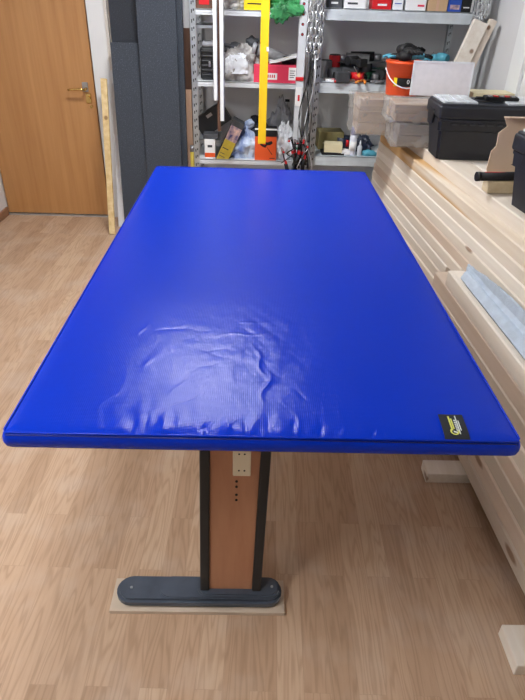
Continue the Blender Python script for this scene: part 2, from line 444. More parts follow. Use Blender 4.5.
# ------------------------------------------------------------------ table
tbl = thing('desk', 'desk with beech panel leg and dark foot under the blue mat', 'desk', (0, 0, 0))
b = MB(); b.box(-.40, .46, .93, 2.70, .705, .733, M['desk'], .003); b.build('tabletop', tbl)
def stadium(x0, x1, y0, y1, n=10):
    r = (y1 - y0) / 2; cy = (y0 + y1) / 2; p = []
    for k in range(n + 1):
        a = -PI / 2 + PI * k / n; p.append((x1 - r + r * math.cos(a), cy + r * math.sin(a)))
    for k in range(n + 1):
        a = PI / 2 + PI * k / n; p.append((x0 + r + r * math.cos(a), cy + r * math.sin(a)))
    return p
SL = .13
def TP(c):
    k = max(0, min(1, (.5 - c.z) / .445))     # the column narrows slightly towards the foot
    return Vector((c.x + k * (-.014 - (c.x + .03) * .06), c.y, c.z))
SH = Matrix(((1, 0, 0, 0), (0, 1, SL, -SL * .055), (0, 0, 1, 0), (0, 0, 0, 1)))
for i, (yy, s) in enumerate(((1.012, 1), (2.62, -1))):
    leg = bpy.data.objects.new('leg', None); C.objects.link(leg); leg.parent = tbl; leg.location = (0, yy, 0)
    b = MB(); b.box(-.095, .035, -.006, .012, .055, .70, M['beech'], .001, T=SH).warp(TP)
    for xx, zz in ((-.030, .435), (-.030, .418), (-.030, .392), (-.030, .375)):
        b.cyl((xx, -.0055 + SL * (zz - .055), zz), (xx, -.0075 + SL * (zz - .055), zz), .0035, M['dark'], n=10)
    b.build('panel', leg)
    for x0, x1 in ((-.122, -.095), (.035, .062)):
        b = MB(); b.box(x0, x1, -.014, .022, .055, .705, M['legmetal'], .004, T=SH).warp(TP); b.build('column', leg)
    b = MB(); b.prism(stadium(-.372, .104, -.040, .046), .014, .044, M['foot'], bev=.008)
    b.prism(stadium(-.250, .100, -.032, .040), .040, .049, M['foot'], bev=.003)
    b.prism(stadium(-.140, .096, -.028, .036), .045, .056, M['foot'], bev=.004)
    for xx in (-.33, .075): b.cyl((xx, .002, .044), (xx, .002, .059 if xx > 0 else .0465), .004, M['zinc'], n=10)
    b.build('foot', leg)
if True:
    b = MB(); b.box(-.040, .006, -.019, -.0065, .462, .56, M['cream'], .003, T=SH)
    for zz in (.480, .530):
        for xx in (-.024, -.010): b.cyl((xx, -.0185 + SL * (zz - .055), zz), (xx, -.0195 + SL * (zz - .055), zz), .0025, M['dark'], n=8)
    b.build('power_socket', bpy.data.objects['leg'])
b = MB(); b.box(-.386, .112, .960, 1.066, 0, .0135, M['dust'], .001)
tag(b.build('packing_board'), 'dusty thin board lying under the dark foot of the desk', 'board')
b = MB(); b.box(-.382, .108, 2.575, 2.670, 0, .014, M['dust'], .001)
tag(b.build('packing_board'), 'thin board under the far leg of the desk', 'board')

# ------------------------------------------------------------------ mat
def make_mat():
    x0, x1, y0, y1, zt, th = -.475, .533, .838, 2.790, .780, .044
    root = thing('padded_mat', 'large blue padded vinyl mat lying flat on the desk', 'mat', (0, 0, 0))
    bm = bmesh.new()
    NX, NY = 300, 420
    def hgt(x, y):
        u = (x - x0); v = (y - y0)
        edge = min(u, x1 - x, v, y1 - y)
        z = -.0045 * math.exp(-edge / .012)
        z += .0016 * noise.noise(Vector((x * 2.2, y * 1.6, 3)))
        # crumpled area near the middle of the front
        g = math.exp(-(((x + .02) / .27) ** 2 + ((y - 1.10) / .20) ** 2))
        z += g * .0016 * noise.fractal(Vector((x * 13, y * 11, 7)), 1, 2, 4)
        g2 = math.exp(-(((x - .02) / .07) ** 2 + ((y - 1.22) / .12) ** 2))
        z += g2 * .0022 * abs(noise.noise(Vector((x * 16 + y * 9, y * 5, 1))))
        # creases: a few sharp folds
        for (cx, cy, an, ln, wd, am) in CR:
            dx, dy = x - cx, y - cy; a_ = dx * math.cos(an) + dy * math.sin(an); b_ = -dx * math.sin(an) + dy * math.cos(an)
            b_ += .006 * math.sin(a_ * 60)
            z += am * math.exp(-(a_ / ln) ** 2) * math.exp(-abs(b_) / wd)
        # puckers along the front seam
        p = math.exp(-v / .035) * math.exp(-((x + .13) / .2) ** 2) * (1 - math.exp(-v / .006))
        z += p * .0075 * noise.noise(Vector((x * 40, y * 18, 5)))
        p = math.exp(-v / .05) * math.exp(-((x + .40) / .12) ** 2)
        z += p * .0015 * noise.noise(Vector((x * 14, y * 14, 9)))
        return zt + z
    cr = random.Random(8)
    CR = [(.02, 1.10, 1.75, .07, .004, .0022), (.035, 1.0, 1.4, .05, .004, .0025), (-.02, 1.22, .1, .06, .003, .0012), (.0, 1.28, .2, .04, .003, .0010)]
    for k in range(22): CR.append((cr.uniform(-.30, .12), cr.uniform(.90, 1.25), cr.uniform(0, 3.1), cr.uniform(.015, .05), .0035, cr.uniform(-.0010, .0012)))
    for k in range(26): CR.append((cr.gauss(-.06, .13), .845 + cr.uniform(.004, .03), PI / 2 + cr.uniform(-.5, .5), cr.uniform(.010, .03), .005, cr.uniform(-.003, .0015)))
    for k in range(8): CR.append((cr.uniform(.1, .3), .855, PI / 2 + cr.uniform(-.5, .5), .012, .004, -.0012))
    G = []
    for j in range(NY + 1):
        tv = j / NY; y = y0 + (y1 - y0) * (tv ** 1.6)
        G.append([bm.verts.new((x0 + (x1 - x0) * i / NX, y, hgt(x0 + (x1 - x0) * i / NX, y))) for i in range(NX + 1)])
    for j in range(NY):
        for i in range(NX): bm.faces.new((G[j][i], G[j][i + 1], G[j + 1][i + 1], G[j + 1][i])).smooth = True
    me = bpy.data.meshes.new('top_cover'); bm.to_mesh(me); bm.free(); me.materials.append(M['vinyl'])
    o = bpy.data.objects.new('top_cover', me); C.objects.link(o); o.parent = root
    # side band: rounded rect lofted through a slightly bulging profile
    bm = bmesh.new()
    def ring(out, z, r=.014):
        pts = []
        n = 70
        a0, a1, c0, c1 = x0 - out, x1 + out, y0 - out, y1 + out
        def seg(p, q, k):
            for t in range(k): pts.append((p[0] + (q[0] - p[0]) * t / k, p[1] + (q[1] - p[1]) * t / k))
        def arc(cx, cy, s):
            for t in range(6):
                a = s + PI / 2 * t / 6; pts.append((cx + r * math.cos(a), cy + r * math.sin(a)))
        seg((a0 + r, c0), (a1 - r, c0), 60); arc(a1 - r, c0 + r, -PI / 2)
        seg((a1, c0 + r), (a1, c1 - r), 60); arc(a1 - r, c1 - r, 0)
        seg((a1 - r, c1), (a0 + r, c1), 60); arc(a0 + r, c1 - r, PI / 2)
        seg((a0, c1 - r), (a0, c0 + r), 60); arc(a0 + r, c0 + r, PI)
        vs = []
        for k, (x, y) in enumerate(pts):
            w = .0012 * noise.noise(Vector((x * 6, y * 6, z * 30)))
            vs.append(bm.verts.new((x, y - (w if y < y0 + .1 else 0), z + w)))
        return vs
    prof = [(-.012, zt - .0050), (-.002, zt - .0045), (.003, zt - .009), (.0055, zt - .016), (.006, zt - .026), (.004, zt - .036), (-.002, zt - .043), (-.012, zt - .0455)]
    R = [ring(*p) for p in prof]
    for A, B in zip(R, R[1:]):
        for k in range(len(A)): bm.faces.new((A[k], A[(k + 1) % len(A)], B[(k + 1) % len(A)], B[k])).smooth = True
    bm.faces.new(R[-1][::-1])
    bmesh.ops.recalc_face_normals(bm, faces=bm.faces[:])
    me = bpy.data.meshes.new('side_band'); bm.to_mesh(me); bm.free(); me.materials.append(M['vinyl'])
    o = bpy.data.objects.new('side_band', me); C.objects.link(o); o.parent = root
    # piped seam round the top edge
    b = MB(); zz = zt - .0035
    b.tube([(x0 + .004, y0 + .0005, zz), (-.2, y0 - .0005, zz + .0006), (.1, y0, zz), (x1 - .006, y0 + .0005, zz), (x1 + .0005, y0 + .01, zz), (x1 + .0005, 1.6, zz), (x1 + .0005, y1 - .01, zz),
            (x1 - .01, y1, zz), (x0 + .01, y1, zz), (x0, y1 - .01, zz), (x0, 1.6, zz), (x0, y0 + .01, zz)], .0026, M['vinyl'], 8, True)
    b.build('piping', root)
    b = MB(); zz = zt - .0078
    b.tube([(x0 + .006, y0 - .0025, zz), (x1 - .008, y0 - .0025, zz)], .0013, M['seam'], 6); b.build('stitch_line', root)
    # woven label sewn into the front seam
    b = MB()
    lx, ly, lz = .383, y0 + .001, zt + .0016
    def L(u, v, dz=0): return Vector((lx + .050 * u + .004 * v, ly + .072 * v, hgt(lx + .06 * u, ly + .075 * v) + .0028 + dz + .001))
    N = 8; vv = [[b.bm.verts.new(L(i / N, j / N)) for i in range(N + 1)] for j in range(N + 1)]
    b._tag([b.bm.faces.new((vv[j][i], vv[j][i + 1], vv[j + 1][i + 1], vv[j + 1][i])) for i in range(N) for j in range(N)], M['label'])
    lb = b.build('woven_label', root); lb['label'] = 'black woven label'
    sm = lb.modifiers.new('s', 'SOLIDIFY'); sm.thickness = .0006; sm.offset = 0
    b = MB()
    def stroke(u0, v0, u1, v1, w, m):
        p = L(u0, v0, .0012); q = L(u1, v1, .0012); d = (q - p).normalized(); s = d.cross(Vector((0, 0, 1))).normalized() * w / 2
        f = b.bm.faces.new([b.bm.verts.new(k) for k in (p - s, q - s, q + s, p + s)]); b._tag([f], m)
    stroke(.38, .30, .38, .90, .0035, M['label_y']); stroke(.46, .36, .46, .80, .003, M['label_y'])
    for k in range(6): stroke(.54, .32 + .08 * k, .62, .32 + .08 * k, .0035, M['label_w'])
    stroke(.66, .16, .66, .93, .0022, M['label_w']); stroke(.73, .30, .73, .72, .0022, M['label_w'])
    prev = None
    for k in range(13):
        a = PI * .75 + PI * 1.45 * k / 12; cur = (.46 + .15 * math.cos(a), .26 + .11 * math.sin(a))
        if prev: stroke(prev[0], prev[1], cur[0], cur[1], .0035, M['label_y'])
        prev = cur
    stroke(.42, .26, .56, .22, .004, M['label_w'])
    b.build('logo', lb)
make_mat()

# ------------------------------------------------------------------ timber stacks
def board(name, x, y, z, w, l, t, rz, m, label, group=None, cat='board', rnd=0):
    """x,y = far left corner; board runs towards the camera"""
    b = MB(); b.box(0, w, -l, 0, 0, t, m)
    top = [e for e in b.bm.edges if all(v.co.z > t * .9 for v in e.verts)]
    bmesh.ops.bevel(b.bm, geom=top, offset=min(.0045, t * .09), segments=1, affect='EDGES')
    o = b.build(name, None, (x, y, z), (0, 0, rz)); return tag(o, label, cat, group)
rn = random.Random(4)
ORD = ['lowest', 'second', 'third', 'fourth', 'fifth', 'sixth', 'seventh', 'eighth', 'ninth', 'tenth']
# supports on the floor
sup = [(.652, 1.492, .30, .075, 'short pale timber block under the near stack, partly behind the mat corner'),
       (.712, .800, .34, .115, 'pale timber block on the floor at the lower right'),
       (.74, 2.55, .34, .08, 'timber block under the middle of the far stack'),
       (.74, 3.45, .34, .08, 'timber block under the far end of the far stack')]
for x, y, l, w, lab in sup:
    b = MB(); b.box(0, l, 0, w, 0, .044, M['pine_w'], .002, 1)
    tag(b.build('timber_block', None, (x, y, 0)), lab, 'timber block', 'timber blocks under the stacks')
# near lower stack
zs = [.044, .103, .172, .238, .302, .368, .434, .500, .566]
offs = [-.024, -.019, -.013, -.010, -.004, .001, .005, .012]
near_end = [2.255, 2.262, 2.258, 2.264, 2.255, 2.26, 2.262, 2.130]
RZN = math.radians(2.2)
for k in range(8):
    t = zs[k + 1] - zs[k] - .001
    x = .789 + offs[k]
    mm = [M['pine_g'], M['pine_r'], M['pine_g'], M['pine_r'], M['pine'], M['pine_g'], M['pine_r'], M['pine_w']][k]
    lab = ('topmost' if k == 7 else ORD[k] + ' from the floor') 
    board('timber_board', x, near_end[k], zs[k], .13, 2.6, t, RZN, mm, 'pale timber board in the near right stack, ' + lab, 'boards of the near stack')
for k in (6, 7):
    board('timber_board', .925, near_end[k] + .02, zs[k], .13, 2.6, zs[k + 1] - zs[k] - .001, RZN, M['pine'], 'pale timber board behind the ' + ('topmost' if k == 7 else 'second highest') + ' face board of the near stack', 'boards of the near stack')
# far stack: thin courses, each turned a little more to the right than the one below
TH = .04745
ORD2 = ORD + ['eleventh', 'twelfth', 'thirteenth', 'fourteenth', 'fifteenth']
zc = [.044 + TH * k for k in range(12)] + [.567 + .0445 * k for k in range(1, 5)]
def yaw_at(z): return math.radians(3.2 + 1.1 * max(0, (z - .044)) / .70)
for k in range(15):
    z0, z1 = zc[k], zc[k + 1]; low = k < 11
    rz = yaw_at(z0); x = .718 + .0034 * k + rn.uniform(-.0015, .0015); y = 3.655 + rn.uniform(-.012, .012)
    l = (y - (2.272 if k < 10 else 2.14)) / math.cos(rz) if low else 2.95
    board('timber_board', x, y, z0 + .0005, .145, l, z1 - z0 - .001, rz, M[['pine', 'pine', 'pine_w', 'pine', 'pine_r', 'pine', 'pine_w'][k % 7]],
          'pale timber board in the face of the far stack, ' + ORD2[k] + ' course from the floor', 'face boards of the far stack')
    if k >= 9:
        board('timber_board', x + .155, y, z0 + .0005, .145, l if low else 2.4, z1 - z0 - .001, rz, M['pine'],
              'pale board behind the face of the far stack, ' + ORD2[k] + ' course from the floor', 'inner boards of the far stack')
RZU = math.radians(4.4)
board('timber_board', .768, 3.64, .7455, .140, 2.90, .052, RZU, M['pine_h'], 'board with a golden brown streak near the top of the far stack', 'upper boards of the far stack')
for c in (1, 2):
    board('timber_board', .768 + .144 * c, 3.64, .7455, .14, 2.9, .052, RZU, M['pine'], 'pale board level with the golden streaked one, ' + ['', 'next to it', 'two boards in from it'][c], 'upper boards of the far stack')
for c in range(3):
    board('timber_board', .818 + .137 * c, 3.60 - .004 * c, .7985, .134, 2.85, .0555, RZU, M['pine'] if c != 1 else M['pine_w'],
          'top board of the far stack, ' + ['nearest the mat', 'middle one under the tool boxes', 'nearest the right wall'][c], 'top boards of the far stack')
ZT = .8555

# ------------------------------------------------------------------ bundles wrapped in film
def bundle(label, x, y, z, w, d, h, rz, mcore, rows, cols, fold, seed):
    t = thing('wrapped_bundle', label, 'wrapped bundle', (x, y, z), (0, 0, rz))
    b = MB(); r = random.Random(seed)
    for i in range(rows):
        for j in range(cols):
            e = r.uniform(0, .012)
            b.box(.014 + e, w - .014, .01 + j * (d - .02) / cols, .01 + (j + 1) * (d - .02) / cols - .002, .006 + i * (h - .012) / rows, .006 + (i + 1) * (h - .012) / rows - .002, mcore, .002, 1)
    b.build('slats', t)
    b = MB(); bm = b.bm
    n0 = len(bm.verts)
    b.box(0, w, 0, d, 0, h, M['film'])
    bmesh.ops.subdivide_edges(bm, edges=bm.edges[:], cuts=22, use_grid_fill=True)
    for v in bm.verts:
        c = v.co
        n = noise.noise_vector(c * 13 + Vector((seed, 0, 0))) * .006 + noise.noise_vector(c * 37) * .003
        v.co = c + n
        if v.co.z < .0005: v.co.z = .0005
        if c.x < .03: v.co.x -= fold * (.5 + .5 * noise.noise(c * 20 + Vector((0, 0, seed)))) * (1 - c.x / .03)
    for f in bm.faces: f.smooth = True; 
    b._tag(bm.faces[:], M['film'], True)
    b.build('film_wrap', t)
    return t
bundle('film wrapped bundle of slats lying under the orange bucket, overhanging the stack', .535, 3.25, .8560, .80, .26, .19, -.02, M['wrapwood'], 3, 3, .02, 1)
bundle('upper of two film wrapped grey bundles beside the black tool box',   .668, 2.985, .9720, .62, .235, .092, -.03, M['wrapwood'], 2, 3, .016, 2)
bundle('lower film wrapped dark grey bundle directly on the stack', .700, 2.985, .8560, .58, .235, .114, -.03, M['wrapgrey'], 2, 3, .016, 3)

# white sheet standing behind the tool box
t = thing('plastic_sheet', 'frosted white sheet standing upright behind the large black tool box', 'sheet', (.808, 3.236, 1.066), (math.radians(-4), 0, -.01))
b = MB(); b.box(0, .31, 0, .006, 0, .160, M['panelw'], .001); b.build('sheet', t)
b = MB()
b.box(-.002, .006, -.002, .008, 0, .162, M['whitep']); b.box(.304, .312, -.002, .008, 0, .162, M['whitep']); b.box(-.002, .312, -.002, .008, .156, .164, M['whitep'])
b.build('rim', t)
# pale flat box behind the tool box, at the wall
b = MB(); b.box(0, .22, 0, .14, 0, .035, M['creambox'], .002)
tag(b.build('flat_box', None, (1.145, 3.24, 1.052), (0, 0, 0)), 'cream flat box lying behind the large tool box near the wall', 'box')

# ------------------------------------------------------------------ tool boxes
def toolbox(label, loc, rz, W, D, Hh):
    t = thing('tool_box', label, 'tool box', loc, (0, 0, rz))
    b = MB(); hb = Hh * .72
    # tapering body
    def ringp(sx, z): 
        return [(W / 2 - sx, z)]
    v = []
    for z, ins in ((0, .028), (hb * .72, .012), (hb * .74, .004), (hb, .0)):
        v.append([b.bm.verts.new((x, y, z)) for x, y in ((ins, ins), (W - ins, ins), (W - ins, D - ins), (ins, D - ins))])
    fs = [b.bm.faces.new(v[0][::-1]), b.bm.faces.new(v[-1])]
    for A, B in zip(v, v[1:]):
        for k in range(4): fs.append(b.bm.faces.new((A[k], A[(k + 1) % 4], B[(k + 1) % 4], B[k])))
    b._tag(fs, M['box_dark'])
    bmesh.ops.bevel(b.bm, geom=[e for e in b.bm.edges if abs(e.verts[0].co.z - e.verts[1].co.z) > .01], offset=.012, segments=3, affect='EDGES')
    b.box(.004, W - .004, -.004, D + .004, hb - .012, hb + .002, M['box_dark'], .003)
    for k in range(7): b.box(W * .12 + k * W * .085, W * .12 + k * W * .085 + W * .05, -.007, 0, hb - .022, hb - .016, M['dgrey'])
    b.build('body', t)
    b = MB(); b.box(-.006, W + .006, -.008, D + .008, hb + .003, Hh - .012, M['box_dark'], .010, 3)
    b.box(.0, W, .0, D, Hh - .02, Hh - .003, M['box_dark'], .007, 3)
    b.build('lid', t)
    b = MB(); b.box(.012, W * .34, .012, D - .012, Hh - .008, Hh + .006, M['lidgrey'], .004)
    for k in range(3): b.box(.03 + k * .045, .034 + k * .045, .02, D - .02, Hh + .005, Hh + .0085, M['lidgrey'])
    o = b.build('organiser_lid', t); o['label'] = 'scratched grey organiser lid'
    b = MB(); b.box(W * .62, W - .012, .012, D - .012, Hh - .008, Hh + .006, M['lidgrey'], .004); b.build('organiser_lid', t)
    b = MB(); b.box(W * .36, W * .60, D * .3, D * .7, Hh - .004, Hh + .004, M['box_dark'], .003)
    b.tube([(W * .37, D / 2, Hh), (W * .375, D / 2, Hh + .010), (W * .585, D / 2, Hh + .010), (W * .59, D / 2, Hh)], .006, M['black']); b.build('handle', t)
    b = MB(); b.box(-.012, -.003, D * .35, D * .65, hb - .03, hb + .03, M['black'], .003); b.build('latch', t)
    return t
toolbox('large black tool box with grey organiser lid on the timber stack', (.835, 2.735, ZT), -.02, .49, .235, .252)
toolbox('second dark tool box cut by the right edge, nearer the camera', (.965, 1.86, ZT), .1, .34, .27, .262)
b = MB(); b.prism([(0, 0), (.15, -.01), (.16, .06), (.01, .07)], 0, .014, M['blackm'], bev=.002)
for k in range(5): b.box(.02 + k * .026, .036 + k * .026, .012, .04 , .012, .018, M['red'] if k % 2 else M['steel'])
tag(b.build('bit_tray', None, (1.05, 2.80, ZT + .2585)), 'small flat black bit tray lying on the tool box lid', 'tray')
# cardboard
b = MB(); b.prism([(-.025, 0), (.34, 0), (.34, .262), (-.02, .262), (.0, .225), (-.03, .2), (-.028, .15), (-.045, .13), (-.05, .06)], 0, .005, M['cardpale'], 'xz')
b.box(-.02, .34, -.05, .003, .258, .262, M['cardpale'])
tag(b.build('cardboard_piece', None, (1.005, 2.36, ZT), (math.radians(-6), 0, 0)), 'torn cardboard piece standing between the two black tool boxes', 'cardboard')
# black tube resting on an offcut
b = MB(); b.box(0, .16, 0, .058, 0, .048, M['creamwood'], .003)
tag(b.build('timber_offcut', None, (.922, 2.225, ZT), (0, 0, .06)), 'short yellowish wood offcut under the black tube', 'wood offcut')
t = thing('black_tube', 'black tube with red stripe resting on the wood offcut', 'tube', (.880, 2.235, ZT + .063), (0, 0, .08))
b = MB(); b.cyl((0, 0, 0), (.24, 0, .004), .0165, M['blackm'], n=20); b.build('tube', t)
b = MB(); b.cyl((-.012, 0, 0), (.004, 0, 0), .018, M['black'], n=20); b.build('end_cap', t)
b = MB(); b.box(.02, .2, -.0035, .0035, .0150, .0178, M['red']); o = b.build('stripe', t); o['label'] = 'red stripe'

# cloth on near stack
def cloth():
    bm = bmesh.new(); NU, NV = 40, 90; G = []
    for j in range(NV + 1):
        v = j / NV; row = []
        for i in range(NU + 1):
            u = i / NU
            y = 2.035 + .05 * u - .78 * v + .012 * noise.noise(Vector((u * 3, v * 2, 4)))
            xf = .744 + (3.655 - y) * math.tan(math.radians(3.9)) + .006      # face of the far stack behind
            xa = .822 + .030 * v
            d = u * (.108 + .06 * v); run = max(.01, xf - xa - .012)
            k = .006 * noise.noise(Vector((u * 4, v * 7, 0))) + .006 * math.sin(u * 15 + v * 2.5 + 1.4 * noise.noise(Vector((u * 2, v * 5, 2)))) * min(1, u * 4)
            if d < run: x = xa + d; z = .022 * min(1, u * 6) + .3 * d + k
            else:
                e = (d - run) * min(1, .35 + v * 2); x = xa + run + e * .6; z = .022 + .3 * run + e * .5 + k * .8
            x = min(x, xf)
            row.append(bm.verts.new((x, y, zs[8] + max(.006, z))))
        G.append(row)
    for j in range(NV):
        for i in range(NU): bm.faces.new((G[j][i], G[j][i + 1], G[j + 1][i + 1], G[j + 1][i])).smooth = True
    me = bpy.data.meshes.new('folded_cloth'); bm.to_mesh(me); bm.free(); me.materials.append(M['clothb'])
    o = bpy.data.objects.new('folded_cloth', me); C.objects.link(o)
    s = o.modifiers.new('s', 'SOLIDIFY'); s.thickness = .005; s.offset = -1
    return tag(o, 'folded pale blue grey cloth lying on the near timber stack', 'cloth')
cloth()
b = MB(); b.prism([(-.004, 0), (.03, .01), (.06, -.75), (.026, -.74)], 0, .005, M['blackm'])  # dark sheet added to stand for the shaded gap under the cloth
tag(b.build('cloth_gap_shade', None, (.832, 1.985, zs[8])), 'thin dark sheet standing for the shade beneath the folded cloth', 'board')

# ------------------------------------------------------------------ shelving
def slotted_post(x, y, z1, m, parent, wf=.036, hole=M['dark'], kind='slot', rz=0):
    b = MB(); t = .0022
    b.box(0, wf, 0, t, 0, z1, m); b.box(0, t, 0, .036, 0, z1, m)
    z = .1
    k = 0
    while z < z1 - .05:
        if kind == 'slot':
            b.box(wf * .30, wf * .46, -.0006, .0001, z, z + .018, hole); b.box(wf * .60, wf * .78, -.0006, .0001, z + .010, z + .022, hole)
            z += .05 if k % 2 else .042
        elif z < 1.26: z += .052
        else:
            b.cyl((wf / 2, .0005, z), (wf / 2, -.0008, z), .0085, M['dark'], n=16); b.cyl((wf / 2, .0, z), (wf / 2, -.0014, z), .0045, M['signred'], n=12); z += .052
        k += 1
    return b.build('post', parent, (x, y, 0), (0, 0, rz))
SY = 3.85
def shelf_unit(label, x0, x1, levels, m, lip, dep=.37, postz=1.98):
    t = thing('shelf_rack', label, 'shelf rack', (0, 0, 0))
    for z in levels:
        b = MB(); b.box(x0, x1, SY + .003, SY + dep, z - .006, z, m, .001, 1)
        b.box(x0, x1, SY + .003, SY + .006, z - lip, z, m)
        b.box(x0, x1, SY + .0015, SY + .014, z - lip * .52, z - lip * .44, m)
        b.box(x0, x1, SY + .003, SY + .02, z - lip, z - lip + .002, m)
        b.box(x0, x1, SY + dep - .004, SY + dep, z - lip, z, m)
        b.build('shelf', t)
    return t
L = shelf_unit('left galvanised shelf rack behind the far edge of the table', -.385, .283, [.14, .556, 1.026, 1.410, 1.85], M['zinc_l'], .032)
slotted_post(-.404, SY - .004, 1.98, M['zinc'], L)
slotted_post(.240, SY - .004, 1.98, M['zinc_l'], L, .048, kind='hole')
slotted_post(-.395, SY + .335, 1.98, M['zinc'], L, .03); slotted_post(.26, SY + .335, 1.98, M['zinc'], L, .03)
# tag hanging on the post
b = MB(); b.box(-.004, .034, -.009, -.005, .90, 1.01, M['paper']); b.box(.012, .024, -.0098, -.0088, .93, .965, M['signred'])
o = b.build('post_label', L, (.246, SY, 0)); o['label'] = 'white label with red print'
b = MB(); b.box(0, .05, -.010, -.0045, 1.045, 1.067, M['red'], .002); o = b.build('clip', L, (.238, SY, 0)); o['label'] = 'red clip'
Rr = shelf_unit('right galvanised shelf rack behind the timber stack', .385, 1.285, [.14, .598, 1.042, 1.436, 1.86], M['zinc_r'], .064, .37)
slotted_post(.354, SY - .004, 1.98, M['zinc'], Rr)
slotted_post(1.262, SY - .004, 1.98, M['zinc'], Rr, .03)
slotted_post(.36, SY + .335, 1.98, M['zinc'], Rr, .03); slotted_post(1.222, SY + .32, 1.98, M['zinc'], Rr, .03)

def chain(label, x, y, ztop, zbot, n_side, xs, sc=1.0):
    b = MB(); r = random.Random(int(x * 100))
    for s, (dx, dy, zb) in enumerate(xs):
        z = ztop; k = 0; L_ = .034 * sc; W_ = .011 * sc
        while z - L_ > zb:
            ang = (PI / 2 if k % 2 else 0) + .5 + r.uniform(-.3, .3)
            ca, sa = math.cos(ang), math.sin(ang); pts = []
            for q in range(14):
                a = 2 * PI * q / 14
                lx = W_ * math.cos(a) * 1.0; lz = math.sin(a) * (L_ / 2 - .000) 
                pts.append((x + dx + lx * ca + .0015 * math.sin(z * 40), y + dy + lx * sa, z - L_ / 2 + lz))
            b.tube(pts, .0032 * sc, M['chain'], 6, True); z -= L_ - .008 * sc; k += 1
    b.tube([(x - .012, y, ztop + .02), (x - .012, y, ztop - .005), (x + .0, y, ztop - .012), (x + .03, y, ztop - .008), (x + .045, y, ztop - .002), (x + .045, y, ztop + .02)], .003, M['steel'])
    return tag(b.build('hanging_chain'), label, 'chain')
chain('bundle of steel chain hanging between the two shelf racks', .305, SY - .045, 1.86, 0, 0, [(0, 0, 1.19), (.022, .014, 1.15), (.048, .0, 1.16), (.064, .016, 1.2)], 1.55)
chain('steel chain hanging at the right end of the right shelf rack', 1.272, SY - .05, 1.86, 0, 0, [(0, 0, 1.34), (.022, .012, 1.36), (.044, .004, 1.38), (-.012, .02, 1.30)], 1.3)

# ------------------------------------------------------------------ bars hanging from the ceiling
def hanging(name, label, x, y, w, d, zb, m, m2=None, angle=False):
    t = thing(name, label, 'metal bar', (x, y, 0))
    b = MB()
    if angle:
        b.box(-w / 2, w / 2, 0, .003, zb, H - .04, m, .001); b.box(-w / 2, -w / 2 + .003, 0, d, zb, H - .04, m, .001)
        b.box(w / 2 - .005, w / 2, -.002, .004, zb + .002, H - .04, M['steel'])
    else: b.box(-w / 2, w / 2, 0, d, zb, H - .04, m, .002)
    b.build('bar', t)
    b = MB(); b.cyl((0, d / 2, H), (0, d / 2, H - .045), .006, M['steel']); b.build('hook', t)
    return t
hanging('white_bar', 'white metal angle bar hanging left, the shorter one', -.238, 3.60, .026, .02, .955, M['whitebar'], angle=True)
hanging('white_bar', 'white metal angle bar hanging right, reaching lower', -.200, 3.585, .026, .02, .845, M['whitebar'], angle=True)
hanging('dark_bar', 'narrow brown bar hanging between the two white bars', -.222, 3.62, .018, .01, .78, M['brown'])
t = hanging('yellow_bar', 'long yellow bar hanging in front of the left shelf rack', .038, 3.58, .047, .018, .722, M['yellow'])
b = MB(); b.box(.012, .026, -.002, .001, 1.222, 1.245, M['paper']); o = b.build('sticker', t); o['label'] = 'small white sticker'

# ------------------------------------------------------------------ things leaning on the far wall
def leaning(name, label, cat, x0, x1, yb, yt, z1, th, m, shear=0):
    """board standing on the floor at yb and leaning back to yt at its top"""
    a = math.atan2(yb - yt, z1)
    b = MB(); L_ = math.hypot(z1, yb - yt)
    b.box(0, x1 - x0, 0, th, 0, L_, m, .002, 1)
    o = b.build(name, None, (x0, yb, th * abs(math.sin(a))), (a, shear, 0)); return tag(o, label, cat)
leaning('foam_sheet', 'short speckled dark foam sheet, its top edge visible, at the left', 'foam sheet', -.945, -.757, 4.00, 4.12, 1.20, .022, M['foam'])
leaning('foam_sheet', 'tall darker smooth foam sheet standing behind the short one', 'foam sheet', -.945, -.66, 4.095, 4.215, 1.95, .022, M['foam2'])
leaning('foam_sheet', 'tall speckled dark foam sheet, the widest of the group', 'foam sheet', -.752, -.508, 3.98, 4.10, 1.95, .026, M['foam'])
leaning('foam_sheet', 'narrow edge of a foam sheet showing right of the widest one', 'foam sheet', -.60, -.474, 4.035, 4.15, 1.95, .026, M['foam'])
leaning('wood_lath', 'pale wooden lath leaning on the wall beside the door', 'wood lath', -1.034, -.992, 3.875, 4.12, .985, .02, M['pine_y'], .0)
leaning('white_board', 'narrow white board standing behind the pale lath', 'board', -1.000, -.952, 4.03, 4.20, .62, .012, M['whitep'])
for k, (x, w) in enumerate(((-.992, .022), (-.966, .026))):
    b = MB(); b.box(0, w, 0, .016, 1.02 + .02 * k, 2.2, M['whitetrim'], .003)
    for q in range(2): b.box(w * .3 + q * w * .3, w * .35 + q * w * .3, -.0006, 0, 1.03 + .02 * k, 2.19, M['skirt'])
    tag(b.build('white_batten', None, (x, YF - .017, 0)), 'white painted batten fixed on the wall above the lath, ' + ('left one' if k == 0 else 'right one'), 'batten')
leaning('brown_board', 'dark brown board behind the left rack post', 'board', -.515, -.425, 4.19, 4.215, 1.29, .016, M['brown'])
leaning('tan_board', 'lower tan board standing in front of the dark brown board', 'board', -.497, -.44, 4.13, 4.165, .93, .016, M['tan'])
t = thing('level_tube', 'yellow and clear tube standing left of the rack post', 'tube', (-.432, 4.03, 0))
b = MB(); b.cyl((0, 0, 0), (0, 0, .56), .016, M['gold']); b.build('tube', t)
b = MB(); b.cyl((0, 0, .56), (0, 0, .60), .017, M['steel']); b.build('cap', t)
